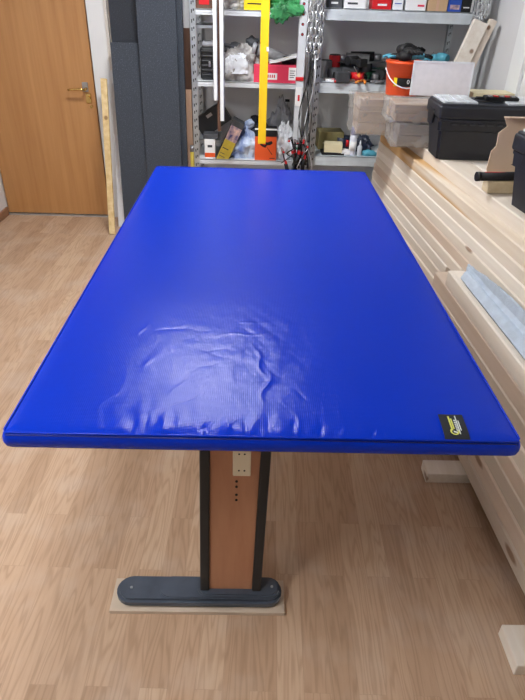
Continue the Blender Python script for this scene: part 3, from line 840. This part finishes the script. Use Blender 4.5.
# two wood posts leaning at the right wall
for k, (x, w, L_, lab) in enumerate(((.793, .085, 1.475, 'pale knotty plank leaning right beside the chain, left one'), (.885, .040, 1.478, 'narrower pale plank leaning right behind the knotty one'))):
    b = MB(); b.box(0, w, 0, .04, 0, L_, M['pine_w'] if k == 0 else M['pine'], .002, 1)
    tag(b.build('leaning_plank', None, (x, 3.70 + .012 * k, 0.001), (0, math.radians(17.2), 0)), lab, 'plank')

# ------------------------------------------------------------------ bucket
t = thing('bucket', 'orange bucket full of gloves behind the white sheet', 'bucket', (.795, 3.385, 1.048))
b = MB(); b.lathe([(.082, 0), (.085, .004), (.099, .154), (.105, .156), (.105, .168), (.099, .168), (.090, .154), (.078, .012), (.01, .01)], M['orange'], n=36); b.build('pail', t)
b = MB()
b.tube([(-.102, 0, .13)] + [(-.1 * math.cos(a), -.104 * math.sin(a) - .004, .13 - .085 * math.sin(a)) for a in [PI * k / 12 for k in range(1, 12)]] + [(.102, 0, .13)], .003, M['whitep']); o = b.build('handle', t); o['label'] = 'white wire handle'
b = MB()
for k in range(13):
    a0 = -PI / 2 - .75 + k * .10; a1 = a0 + .10; r = .0945
    f = [b.bm.verts.new((r_ * math.cos(a), r_ * math.sin(a), z)) for (r_, a, z) in ((.0925, a0, .050), (.0925, a1, .050), (.0968, a1, .092), (.0968, a0, .092))]
    b._tag([b.bm.faces.new(f)], M['blackm'] if k > 1 else M['yellowbox'])
b.build('printed_band', t)
b = MB(); prev = None
for k in range(13):
    a = -PI / 2 + .06 + .055 * math.cos(2 * PI * k / 12); zz = .075 + .009 * math.sin(2 * PI * k / 12)
    p = Vector((.0985 * math.cos(a), .0985 * math.sin(a), zz))
    if prev is not None: b.tube([prev, p], .0016, M['paper'], 5)
    prev = p
b.build('logo', t)
# heap of gloves in the bucket and beside it
def glove(label, loc, rz, m1, m2, s=1.0, grp='gloves heaped in and behind the bucket'):
    t = thing('work_glove', label, 'glove', loc, (0, 0, rz), grp)
    b = MB(); b.blob((0, 0, 0), (.035 * s, .028 * s, .018 * s), m1, 2, .15, 2, 3)
    for k in range(4): b.tube([(.02 * s, (-.018 + .012 * k) * s, .014 * s), (.045 * s, (-.022 + .014 * k) * s, .018 * s), (.065 * s, (-.026 + .016 * k) * s, .010 * s)], .0065 * s, m2, 8)
    b.tube([(-.005 * s, .022 * s, .014 * s), (.015 * s, .038 * s, .016 * s), (.03 * s, .046 * s, .010 * s)], .007 * s, m2, 8)
    b.build('hand', t)
    b = MB(); b.lathe([(.018 * s, -.03 * s), (.024 * s, 0), (.022 * s, .03 * s)], m1, n=16); o = b.build('cuff', t, (-.05 * s, 0, .017 * s), (0, PI / 2, 0))
    return t
glove('black glove sticking up at the middle of the bucket heap', (.80, 3.35, 1.245), -1.2, M['blackm'], M['blackm'], 1.2)
glove('black and light blue glove at the left rim of the bucket', (.735, 3.36, 1.222), 2.6, M['blackm'], M['skyblue'])
glove('black and light blue glove at the right of the heap', (.86, 3.37, 1.226), .3, M['skyblue'], M['blackm'])

# ------------------------------------------------------------------ generic small things
def carton(name, label, loc, rz, w, d, h, m, extra=None, rx=0, ry=0, cat='box', group=None):
    t = thing(name, label, cat, loc, (rx, ry, rz), group)
    b = MB(); b.box(0, w, 0, d, 0, h, m, .0015, 1); b.build('carton', t)
    if extra:
        for nm, (x0, x1, z0, z1, mm) in extra:
            b = MB(); b.box(x0, x1, -.0012, .0005, z0, z1, mm); b.build(nm, t)
    return t
def bag(label, loc, size, m, seed, pinch=.75, amp=.2, ridge=.25, knot=True, name='plastic_bag', rot=(0, 0, 0), boxy=1.0):
    t = thing(name, label, 'bag', loc, rot)
    b = MB(); b.blob((0, 0, 0), size, m, seed, amp, 2.3, 5, pinch, True, ridge, boxy); b.build('bag', t)
    if knot:
        b = MB(); r = random.Random(seed); h = size[2] * 1.5
        for k in range(4):
            a = r.uniform(0, 6.28); L_ = size[0] * .5
            b.blob((math.cos(a) * L_ * .5, math.sin(a) * L_ * .3, h - .01 + .012 * k), (L_ * .5, L_ * .22, .022), m, seed + k + 5, .3, 3, 3, 0, False, .3)
        b.build('tied_top', t)
    return t

# ---- left rack: top level
Z3, Z2, Z1 = 1.4105, 1.0265, .5565
bag('dark crumpled bag on the top left shelf beside the white bars', (-.155, 3.96, Z3), (.07, .07, .07), M['bagsilver'], 11, .4, knot=False)
t = carton('parts_case', 'yellow plastic case on the top shelf left of the yellow bar', (-.085, 3.87, Z3), 0, .15, .14, .085, M['yellowbox'], [('label_strip', (.02, .13, .030, .036, M['black']))])
t = thing('plastic_bag', 'green plastic bag drooping over the top shelf edge', 'bag', (.17, 3.93, Z3))
b = MB(); b.blob((0, .02, 0), (.105, .075, .055), M['baggreen'], 21, .3, 2.6, 5, 0, True, .3); b.build('bag', t)
b = MB(); b.blob((-.045, -.094, -.012), (.05, .006, .045), M['baggreen'], 25, .35, 2.5, 4, 0, False, .3)
b.blob((.03, -.094, .008), (.06, .006, .03), M['baggreen'], 27, .35, 2.5, 4, 0, False, .3); b.build('drooping_edge', t)
bag('black crumpled bundle behind the green bag on the top shelf', (.16, 4.06, Z3), (.1, .06, .09), M['dgrey'], 31, 0, knot=False, name='fabric_bundle')
carton('reddish_box', 'brown and red carton at the left end of the top shelf', (-.37, 3.90, Z3), 0, .10, .16, .07, M['brown'], [('front_print', (.02, .08, .02, .05, M['red']))])
# small inner shelf brackets of left bay
for z, lab in ((1.325, 'narrow zinc tray fixed between post and white bars, upper'), (.665, 'narrow zinc tray fixed left in the lower bay')):
    b = MB(); b.box(0, .14, 0, .28, 0, .004, M['zinc']); b.box(0, .14, 0, .003, -.016, .004, M['zinc'])
    b.build('side_tray', L, (-.375, 3.90, z))

# ---- left rack: middle level
t = thing('tool_case', 'ribbed dark grey tool case standing left on the middle shelf', 'tool case', (-.352, 3.90, Z2))
b = MB(); b.box(0, .115, 0, .15, 0, .185, M['black'], .016, 3)
for k in range(6): b.box(.006, .109, -.005, .02, .022 + k * .026, .034 + k * .026, M['black'], .003)
b.build('shell', t)
b = MB(); b.box(.010, .105, .0, .14, .183, .212, M['baggrey'], .012, 3); o = b.build('lid', t); o['label'] = 'grey lid'
b = MB(); b.box(.052, .066, -.010, -.004, .075, .105, M['steel'], .002); b.build('latch', t)
bag('white and silver plastic bag on the middle shelf beside the white bars', (-.105, 3.96, Z2), (.115, .085, .12), M['bagsilver'], 41, .15, .14, .2, False, boxy=.65)
bag('white plastic sheet bag draped over the silver bag', (-.125, 3.90, Z2 + .045), (.075, .035, .066), M['bagwhite'], 43, .2, .14, .2, False, boxy=.6)
b = MB(); b.blob((0, 0, 0), (.10, .05, .032), M['dgrey'], 51, .3, 2.5, 4, 0, True, .2)
tag(b.build('dark_rag', None, (-.12, 3.97, Z2 + .155)), 'dark rag lying on the silver bag', 'rag')
t = carton('red_carton', 'red carton with white label on the middle shelf', (-.02, 3.865, Z2), 0, .272, .20, .10, M['redbox'],
           [('white_sticker', (.075, .145, .018, .055, M['paper'])), ('shipping_label', (.215, .262, .018, .088, M['paper']))])
b = MB()
for k in range(4): b.box(.085 + .013 * k, .092 + .013 * k, -.002, -.001, .028, .046, M['signred'])
for k in range(4): b.box(.222, .255 - .006 * (k % 2), -.002, -.001, .068 - .012 * k, .072 - .012 * k, M['dgrey'])
b.build('printing', t)
t = thing('grey_tube', 'dark grey padded roll lying on the red carton', 'roll', (.0, 3.93, Z2 + .175), (0, math.radians(14), 0))
b = MB(); b.cyl((0, 0, 0), (.24, .03, 0), .034, M['mgrey'], r1=.020, n=18); b.build('roll', t)
b = MB(); b.lathe([(.030, -.006), (.035, 0), (.035, .014), (.026, .02)], M['baggrey'], n=18); b.build('cuff', t, (-.015, 0, 0), (0, -PI / 2, 0))
t = thing('black_gloves', 'dark rubber roll upright behind the yellow bar', 'roll', (-.035, 3.98, Z2 + .12))
b = MB(); b.cyl((0, 0, -.12), (0, 0, .10), .032, M['dgrey'], n=16); b.blob((0, 0, .09), (.038, .035, .035), M['dgrey'], 3, .25, 2, 3, 0, False); b.build('roll', t)
b = MB(); b.prism([(0, 0), (.04, .004), (.16, .035), (.175, .052), (.10, .034), (.03, .014), (0, .018)], 0, .12, M['paper'], 'xz')
tag(b.build('paper_sheet', None, (.075, 3.87, Z2 + .108)), 'bent white paper sheet lying on the red carton', 'paper')
b = MB(); b.blob((0, 0, 0), (.05, .04, .03), M['black'], 61, .3, 2.5, 3, 0, True)
tag(b.build('black_pouch', None, (.195, 3.95, Z2 + .101)), 'small black pouch at the right end of the red carton', 'pouch')

# ---- left rack: lower level
carton('black_case', 'flat black case leaning behind the white bars on the lower shelf', (-.345, 4.00, Z1 + .10), 0, .22, .07, .13, M['black'], [('latch', (.09, .13, .09, .11, M['steel']))], 0, -.6, 'tool case')
carton('small_carton', 'white and orange carton in the left corner of the lower shelf', (-.335, 3.87, Z1), .02, .07, .12, .118, M['paper'], [('orange_band', (.001, .069, .008, .035, M['orangebox'])), ('front_print', (.02, .05, .07, .085, M['dgrey']))])
b = MB(); b.box(0, .1, 0, .1, 0, .03, M['dgrey'], .004); tag(b.build('flat_tin', None, (-.345, 3.89, Z1 + .119)), 'flat dark grey tin lying on the white and orange carton', 'tin')
t = thing('picture_box', 'gold box with picture leaning on the lower shelf', 'box', (-.262, 3.865, Z1 + .0), (0, math.radians(25), .0))
b = MB(); b.box(0, .080, 0, .12, .0, .275, M['dgrey'], .001, 1); b.build('carton', t)
b = MB(); b.box(.002, .078, -.0015, .0, .004, .145, M['gold']); b.box(.008, .05, -.0022, -.0012, .03, .034, M['dgrey']); b.box(.008, .04, -.0022, -.0012, .05, .054, M['dgrey']); b.box(.008, .052, -.0022, -.0012, .085, .091, M['dgrey']); b.build('gold_panel', t)
b = MB(); b.box(.002, .078, -.0015, .0, .145, .24, M['photo']); b.build('picture_panel', t)
bag('blue and white plastic bag in the middle of the lower shelf', (-.075, 3.95, Z1), (.125, .08, .125), M['bagblue'], 71, .65, .16, .3, True)
bag('dark navy bag behind the orange carton', (.02, 4.06, Z1), (.12, .07, .13), M['bagdark'], 73, .4, .2, .2, True)
t = carton('power_tool_carton', 'orange power tool carton standing under the yellow bar', (-.002, 3.775, Z1 - .002), .0, .142, .12, .152, M['orangebox'],
           [('tool_picture', (.03, .03, .03, .03, M['black']))])
for c in list(t.children):
    if c.name.startswith('tool_picture'): bpy.data.objects.remove(c)
t.location.y = 3.862; t.location.x = -.004
b = MB(); b.box(-.001, .143, -.001, .121, .152, .196, M['blackm'], .001); b.box(-.001, .143, -.002, .01, .192, .2, M['paper']); o = b.build('black_top', t); o['label'] = 'black upper part with white edge'
b = MB()
def poly2(pts, y, m): b._tag([b.bm.faces.new([b.bm.verts.new((x, y, z)) for x, z in pts])], m)
poly2([(.028, .118), (.042, .126), (.062, .118), (.083, .116), (.108, .126), (.118, .112), (.100, .100), (.080, .098), (.070, .082), (.052, .088), (.036, .098)], -.0012, M['blackm'])
poly2([(.050, .116), (.062, .112), (.074, .104), (.060, .098), (.05, .104)], -.0018, M['red'])
poly2([(.076, .088), (.081, .085), (.118, .040), (.113, .038)], -.0012, M['blackm'])
poly2([(.098, .012), (.135, .012), (.135, .017), (.098, .017)], -.0012, M['blackm'])
b.build('tool_picture', t)
bag('grey translucent plastic bag at the back right of the lower shelf', (.175, 4.08, Z1), (.115, .07, .205), M['baggrey'], 81, .55, .2, .3, False)
bag('white plastic bag right of the orange carton', (.19, 3.93, Z1), (.085, .065, .13), M['bagwhite'], 83, .35, .25, .35, False)
b = MB(); b.box(0, .03, 0, .02, 0, .014, M['blackm'], .002); tag(b.build('black_clip', None, (.19, 4.045, Z1 + .335)), 'black clip on top of the grey bag', 'clip')

# ---- clamps standing in front of the rack posts
def clamp(label, x, y, z, rz, tilt, L_=.22, m=M['red'], grp='hand clamps in the heap between the racks'):
    t = thing('bar_clamp', label, 'clamp', (x, y, z), (0, tilt, rz), grp)
    b = MB(); b.box(-.003, .003, -.008, .008, 0, L_, M['blackm']); b.build('rail', t)
    b = MB(); b.box(-.005, .005, -.04, .010, L_ - .015, L_, M['steel'], .002); b.box(-.006, .006, -.046, -.034, L_ - .026, L_ - .014, m, .003); b.build('fixed_jaw', t)
    b = MB(); b.box(-.006, .006, -.04, .012, L_ * .5, L_ * .5 + .02, m, .003); b.box(-.007, .007, .01, .022, L_ * .1, L_ * .45, M['blackm'], .004); b.build('sliding_jaw', t)
    b = MB(); b.cyl((0, -.035, L_ * .5), (0, -.035, L_ * .22), .008, M['blackm'], n=12); b.build('grip', t)
    return t
cl = [(.225, 3.78, .2, -.3, 0), (.252, 3.76, -.3, .12, 0), (.275, 3.79, .4, -.12, .0), (.298, 3.755, -.1, .2, 0), (.318, 3.78, .5, -.2, 0), (.24, 3.74, .1, .3, 0), (.285, 3.73, -.5, -.35, 0)]
crate = thing('tool_bin', 'dark open bin holding clamps between the two racks', 'bin', (.19, 3.70, 0))
b = MB(); b.box(0, .17, 0, .13, 0, .01, M['blackm'])
for a in ((0, .17, 0, .006), (0, .17, .124, .13), (0, .006, .006, .124), (.164, .17, .006, .124)): b.box(a[0], a[1], a[2], a[3], .01, .50, M['blackm'])
b.build('shell', crate)
cn = ['leaning left at the edge', 'beside the leftmost', 'in the middle', 'right of the middle', 'rightmost by the post', 'front left', 'front centre']
for k, (x, y, rz, ti, _) in enumerate(cl):
    clamp('black and red clamp in the heap, ' + cn[k], x, y, .47 + .012 * k, rz, ti, .20 + .01 * (k % 3), M['green'] if k == 1 else M['red'])
t = thing('cable', 'black cable coiled above the clamps', 'cable', (.27, 3.725, .60))
b = MB(); b.tube([(.055 * math.cos(a) + .02 * math.sin(3 * a), -.005 + .02 * math.sin(a * 2), .045 * math.sin(a) + .05) for a in [k * .35 for k in range(18 * 2)]], .004, M['ply'])
b.tube([(-.1, .02, -.03), (-.04, .0, .02), (.02, .01, .12), (.05, .03, .25), (.055, .035, .5)], .003, M['ply']); b.build('coil', t)
b = MB(); b.tube([(.03, -.005, .0), (.045, .0, .08), (.06, .01, .2), (.075, .02, .4), (.07, .02, .6)], .003, M['steel']); b.tube([(0, -.01, -.05), (.03, -.012, .02), (.065, 0, .07)], .003, M['whitep']); o = b.build('strand', t); o['label'] = 'grey and white strands'

for q, (x0, dx, dy, m, lab) in enumerate(((.288, .020, .0, 'steel', 'grey steel cable hanging by the white rack post'), (.300, .034, .012, 'ply', 'black cable hanging beneath the chain bundle'),
        (.312, -.016, -.006, 'mgrey', 'mid grey cable hanging beneath the chain bundle'), (.326, .018, .006, 'ply', 'black cable hanging closest to the slotted post'), (.338, -.030, -.010, 'whitep', 'pale cable hanging beneath the chain bundle'),
        (.346, -.010, .012, 'steel', 'thin steel wire hanging by the slotted post'))):
    b = MB(); pts = [(.356, 3.843, 1.245 - q * .012)] + [(x0 + dx * math.sin(k * .55 + q) * (.4 + k / 14), 3.790 + dy * math.cos(k * .7 + q), 1.23 - q * .012 - k * .053) for k in range(14)]
    b.tube(pts, .0042 if q % 2 else .0032, M[m], 6)
    tag(b.build('hanging_cable'), lab, 'cable', 'cables hanging between the racks')
# ---- right rack: top level
R3, R2, R1 = 1.4365, 1.0425, .5985
carton('white_box', 'white carton at the left on the upper right shelf', (.50, 3.87, R3), .05, .13, .14, .07, M['paper'], [('front_print', (.02, .08, .02, .03, M['dgrey']))])
carton('red_box', 'small red box on the upper right shelf', (.665, 3.865, R3), 0, .11, .13, .075, M['red'], [('front_print', (.03, .085, .018, .028, M['paper']))])
carton('white_box', 'narrow white carton just right of the small red box', (.785, 3.87, R3), -.03, .06, .12, .08, M['whitep'], [('front_print', (.01, .05, .03, .034, M['blue']))])
carton('white_box', 'large white carton left of the brown carton', (.86, 3.87, R3), 0, .12, .14, .09, M['paper'], [('front_print', (.07, .11, .02, .03, M['redbox']))])
carton('brown_carton', 'brown cardboard carton on the upper right shelf', (.99, 3.87, R3), 0, .115, .14, .09, M['card'], [('tape_strip', (.05, .065, .0, .09, M['tan']))])
carton('blue_box', 'blue printed box right of the brown carton', (1.112, 3.87, R3), 0, .075, .12, .08, M['blue'], [('picture_panel', (.01, .065, .012, .035, M['photo']))])
carton('black_box', 'black box at the right end of the upper shelf', (1.19, 3.87, R3), 0, .055, .12, .08, M['blackm'], [('front_print', (.01, .045, .02, .026, M['paper']))])
carton('black_box', 'dark box at the left end of the upper right shelf', (.405, 3.88, R3), 0, .085, .12, .06, M['dgrey'], [('front_print', (.02, .06, .02, .03, M['paper']))])

# ---- right rack: middle level tools
def drill(label, loc, rz, m, s=1.0):
    t = thing('power_drill', label, 'drill', loc, (0, 0, rz))
    b = MB(); b.cyl((-.06 * s, 0, .035 * s), (.04 * s, 0, .035 * s), .030 * s, m, n=18); b.build('body', t)
    b = MB(); b.cyl((.04 * s, 0, .035 * s), (.075 * s, 0, .035 * s), .022 * s, M['blackm'], r1=.012 * s, n=16); b.cyl((.075 * s, 0, .035 * s), (.12 * s, 0, .035 * s), .004 * s, M['steel'], n=8); b.build('chuck', t)
    b = MB(); b.box(-.05 * s, -.015 * s, -.10 * s, -.02 * s, .012 * s, .045 * s, M['blackm'], .008 * s); b.build('grip', t)
    b = MB(); b.box(-.07 * s, .01 * s, -.135 * s, -.095 * s, .001, .055 * s, m, .006 * s); b.build('battery', t)
def grinder(label, loc, rz, m):
    t = thing('angle_grinder', label, 'angle grinder', loc, (0, 0, rz))
    b = MB(); b.cyl((-.12, 0, .032), (.03, 0, .032), .027, m, r1=.031, n=18); b.build('body', t)
    b = MB(); b.cyl((.05, 0, .05), (.05, 0, .012), .028, M['steel'], n=18); b.build('gear_head', t)
    b = MB(); b.cyl((.05, 0, .010), (.05, 0, .006), .056, M['dgrey'], n=28); b.build('disc', t)
def can(label, loc, r, h, m, mtop, name='tin_can', cat='can'):
    t = thing(name, label, cat, loc)
    b = MB(); b.lathe([(r * .95, 0), (r, .003), (r, h - .004), (r * .96, h)], m, n=24); b.build('body', t)
    b = MB(); b.lathe([(r * .9, h - .001), (r * .9, h + .005), (r * .8, h + .006)], mtop, n=24); b.build('lid', t)
def pliers(label, loc, rz, m):
    t = thing('pliers', label, 'pliers', loc, (0, 0, rz))
    b = MB(); b.tube([(-.09, .028, .008), (-.05, .022, .010), (0, 0, .012)], .007, m); b.tube([(-.09, -.028, .008), (-.05, -.022, .01), (0, 0, .012)], .007, m); b.build('grips', t)
    b = MB(); b.prism([(-.005, -.012), (.045, -.005), (.05, 0), (.045, .005), (-.005, .012)], .006, .018, M['steel']); b.build('jaws', t)
drill('dark drill lying at the left end of the cluttered shelf', (.52, 3.98, R2), .3, M['dgrey'], 1.1)
drill('black and red drill with upright grip in the tool clutter', (.62, 3.92, R2), 2.7, M['red'], .8)
drill('grey drill lying behind the red one in the clutter', (.63, 4.13, R2 + .0), 0, M['dgrey'], 1.35)
drill('black drill beside the steel can in the clutter', (.80, 3.99, R2), 1.1, M['blackm'], 1.1)
grinder('dark green angle grinder behind the tool clutter', (.82, 4.16, R2), .0, M['green'])
grinder('black angle grinder near the bucket', (.72, 4.09, R2 + .095), -.1, M['black'])
can('steel can standing left of the orange bucket', (.745, 3.93, R2), .024, .045, M['steel'], M['dgrey'])
can('tall dark can near the bucket on the middle shelf', (.70, 4.03, R2), .035, .095, M['black'], M['steel'])
can('red tin standing by the left rack post', (.50, 4.09, R2), .038, .13, M['red'], M['dgrey'])
can('small grey tin at the front of the clutter', (.565, 3.90, R2), .020, .05, M['teal'], M['steel'])
pliers('red handled pliers at the front left of the shelf', (.56, 3.875, R2), .2, M['red'])
pliers('orange handled pliers at the front of the shelf', (.665, 3.88, R2), 1.2, M['lime'])
pliers('black handled pliers at the front of the shelf', (.73, 3.875, R2), -.3, M['blackm'])
carton('white_pad', 'flat white pad at the front left of the middle shelf', (.43, 3.87, R2), .1, .09, .09, .012, M['paper'])
carton('dark_pouch', 'dark pouch lying at the rear of the clutter', (.56, 4.08, R2), .3, .11, .07, .08, M['dgrey'], cat='pouch')
drill('black drill lying across the top of the clutter', (.60, 3.97, R2 + .085), .7, M['blackm'], .85)
drill('green and black drill near the steel can', (.70, 3.97, R2), -2.2, M['green'], .75)
drill('dark red drill close to the bucket', (.86, 4.0, R2), 2.4, M['red'], .7)
can('brown tin in the rear of the clutter near the bucket', (.985, 4.12, R2), .04, .11, M['brown'], M['steel'])
can('grey tin behind the clamps end of the shelf', (.44, 4.05, R2), .04, .10, M['mgrey'], M['dgrey'])
grinder('grey angle grinder lying on the rear of the clutter', (.60, 4.08, R2 + .085), 2.9, M['mgrey'])
pliers('steel pliers lying just left of the bucket', (.80, 3.875, R2), .4, M['mgrey'])
t = thing('hand_screwdriver', 'orange tipped screwdriver leaning in the clutter', 'screwdriver', (.655, 3.90, R2 + .012), (0, -.7, .4))
b = MB(); b.cyl((0, 0, 0), (0, 0, .045), .010, M['lime'], n=12); b.build('handle', t)
b = MB(); b.cyl((0, 0, .045), (0, 0, .10), .003, M['steel'], n=8); b.build('shaft', t)
cable_pts = [(.05 * math.cos(a) + .01 * a * .3, .03 * math.sin(a), .012 + .012 * (k % 4)) for k, a in enumerate([q * .5 for q in range(40)])]
for (x, y, lab, m) in ((.84, 3.91, 'black cable coil at the front near the bucket', M['ply']), (.60, 3.99, 'dark cable coil under the grey drill', M['ply'])):
    b = MB(); b.tube([(p[0], p[1], p[2]) for p in cable_pts], .004, m, 6); tag(b.build('cable_coil', None, (x, y, R2)), lab, 'cable')
glove('light blue glove on the middle shelf right of the bucket', (1.00, 3.93, R2 + .12), .2, M['skyblue'], M['skyblue'], 1.1)
glove('black glove on the middle shelf by the rear post', (1.06, 3.95, R2 + .125), -.3, M['blackm'], M['blackm'], 1.3)
glove('pale blue glove hanging over the crate edge behind the bucket', (.91, 3.90, R2 + .125), 1.9, M['skyblue'], M['paper'], 1.2)
glove('big black glove on top of the glove heap', (.95, 3.93, R2 + .165), .9, M['blackm'], M['blackm'], 1.5)
glove('light blue and black glove on the right of the crate', (1.10, 3.93, R2 + .13), 2.2, M['skyblue'], M['blackm'], 1.2)
glove('black glove behind the top of the white sheet', (.93, 3.97, R2 + .125), 1.2, M['blackm'], M['skyblue'], 1.3)
carton('dark_crate', 'dark crate under the gloves on the middle shelf', (.90, 3.87, R2), 0, .27, .2, .118, M['dgrey'], cat='crate')
t = thing('wire_hook', 'bent wire sticking up from the gloves', 'wire', (1.02, 3.96, R2 + .12))
b = MB(); b.tube([(0, 0, 0), (-.02, 0, .06), (-.05, 0, .085), (-.02, .01, .04), (.05, 0, .02), (.075, 0, .055), (.09, 0, .03)], .0025, M['steel'], 6); b.build('wire', t)

# ---- right rack: lower level
carton('olive_carton', 'olive brown carton at the left of the lower right shelf', (.43, 4.02, R1), .05, .17, .15, .115, M['olive'], [('front_print', (.03, .12, .04, .05, M['creambox']))])
carton('cream_carton', 'cream carton in front of the olive one', (.455, 3.88, R1 + .016), -.08, .12, .09, .055, M['creambox'])
b = MB(); b.box(0, .15, 0, .11, 0, .015, M['blackm'], .002); tag(b.build('black_tray', None, (.44, 3.872, R1)), 'thin black tray beneath the cream carton', 'tray')
t = thing('tape_roll', 'blue and red tape roll on the lower right shelf', 'roll', (.60, 4.06, R1), (0, 0, .2))
b = MB(); b.cyl((-.05, 0, .045), (.05, 0, .045), .045, M['bagdark'], n=24); b.build('roll', t)
b = MB(); b.cyl((.012, -.030, .045), (.03, -.034, .045), .024, M['red'], n=18); o = b.build('core', t); o['label'] = 'red core'
t = thing('bottle', 'white bottle with dark blue cap on the lower right shelf', 'bottle', (.645, 3.895, R1))
b = MB(); b.lathe([(.021, 0), (.023, .004), (.023, .118), (.020, .128), (.012, .134)], M['bottle'], n=24); b.build('body', t)
b = MB(); b.lathe([(.019, .130), (.0215, .134), (.0205, .172), (.016, .178)], M['bluecap'], n=24); b.build('cap', t)
b = MB(); b.lathe([(.0235, .03), (.0235, .09)], M['paper'], n=24); b.build('paper_label', t)
t = thing('glue_bottle', 'small clear glue bottle beside the blue capped bottle', 'bottle', (.692, 3.885, R1))
b = MB(); b.lathe([(.014, 0), (.016, .004), (.016, .055), (.007, .068)], M['clearb'], n=20); b.build('body', t)
b = MB(); b.lathe([(.007, .067), (.006, .08), (.002, .098)], M['whitep'], n=16); b.build('nozzle', t)
bag('blue crumpled bag behind the glue bottle', (.73, 4.02, R1), (.065, .06, .06), M['bagdark'], 93, .2, .25, .2, False)
b = MB(); b.blob((0, 0, 0), (.055, .03, .02), M['skyblue'], 95, .3, 2.5, 3, 0, True); tag(b.build('pale_rag', None, (.755, 3.90, R1)), 'pale blue rag at the right of the glue bottle', 'rag')
b = MB(); b.blob((0, 0, 0), (.055, .03, .022), M['paper'], 97, .35, 2.5, 3, 0, True); tag(b.build('white_rag', None, (.595, 3.90, R1)), 'crumpled white paper between cream carton and bottle', 'paper')
b = MB(); b.box(0, .10, 0, .10, 0, .05, M['teal'], .003); tag(b.build('teal_case', None, (.535, 4.11, R1 + .0), (0, 0, 0)), 'small teal case behind the white paper', 'case')

# ------------------------------------------------------------------ world, camera
w = bpy.data.worlds.new('World'); S.world = w; w.use_nodes = True
w.node_tree.nodes['Background'].inputs[0].default_value = (.8, .85, .9, 1); w.node_tree.nodes['Background'].inputs[1].default_value = .3
cam = bpy.data.cameras.new('camera'); co = bpy.data.objects.new('camera', cam); C.objects.link(co); S.camera = co
f, p, r, h, yaw = 566.15, .5653, .0346, 1.509, -.024
cam.sensor_fit = 'HORIZONTAL'; cam.sensor_width = 36; cam.lens = f / 525 * 36; cam.clip_start = .02
cf = Vector((0, math.cos(p), -math.sin(p))); rt = Vector((1, 0, 0)); upv = rt.cross(cf)
X = math.cos(r) * rt + math.sin(r) * upv; Y = -math.sin(r) * rt + math.cos(r) * upv
Rm = Matrix((X, Y, -cf)).transposed()
Rm = Matrix.Rotation(yaw, 3, 'Z') @ Rm
co.matrix_world = Matrix.Translation((0, 0, h)) @ Rm.to_4x4()
S.view_settings.view_transform = 'Standard'; S.view_settings.look = 'None'; S.view_settings.gamma = 1
S.view_settings.use_curve_mapping = False; S.view_settings.exposure = 0.10
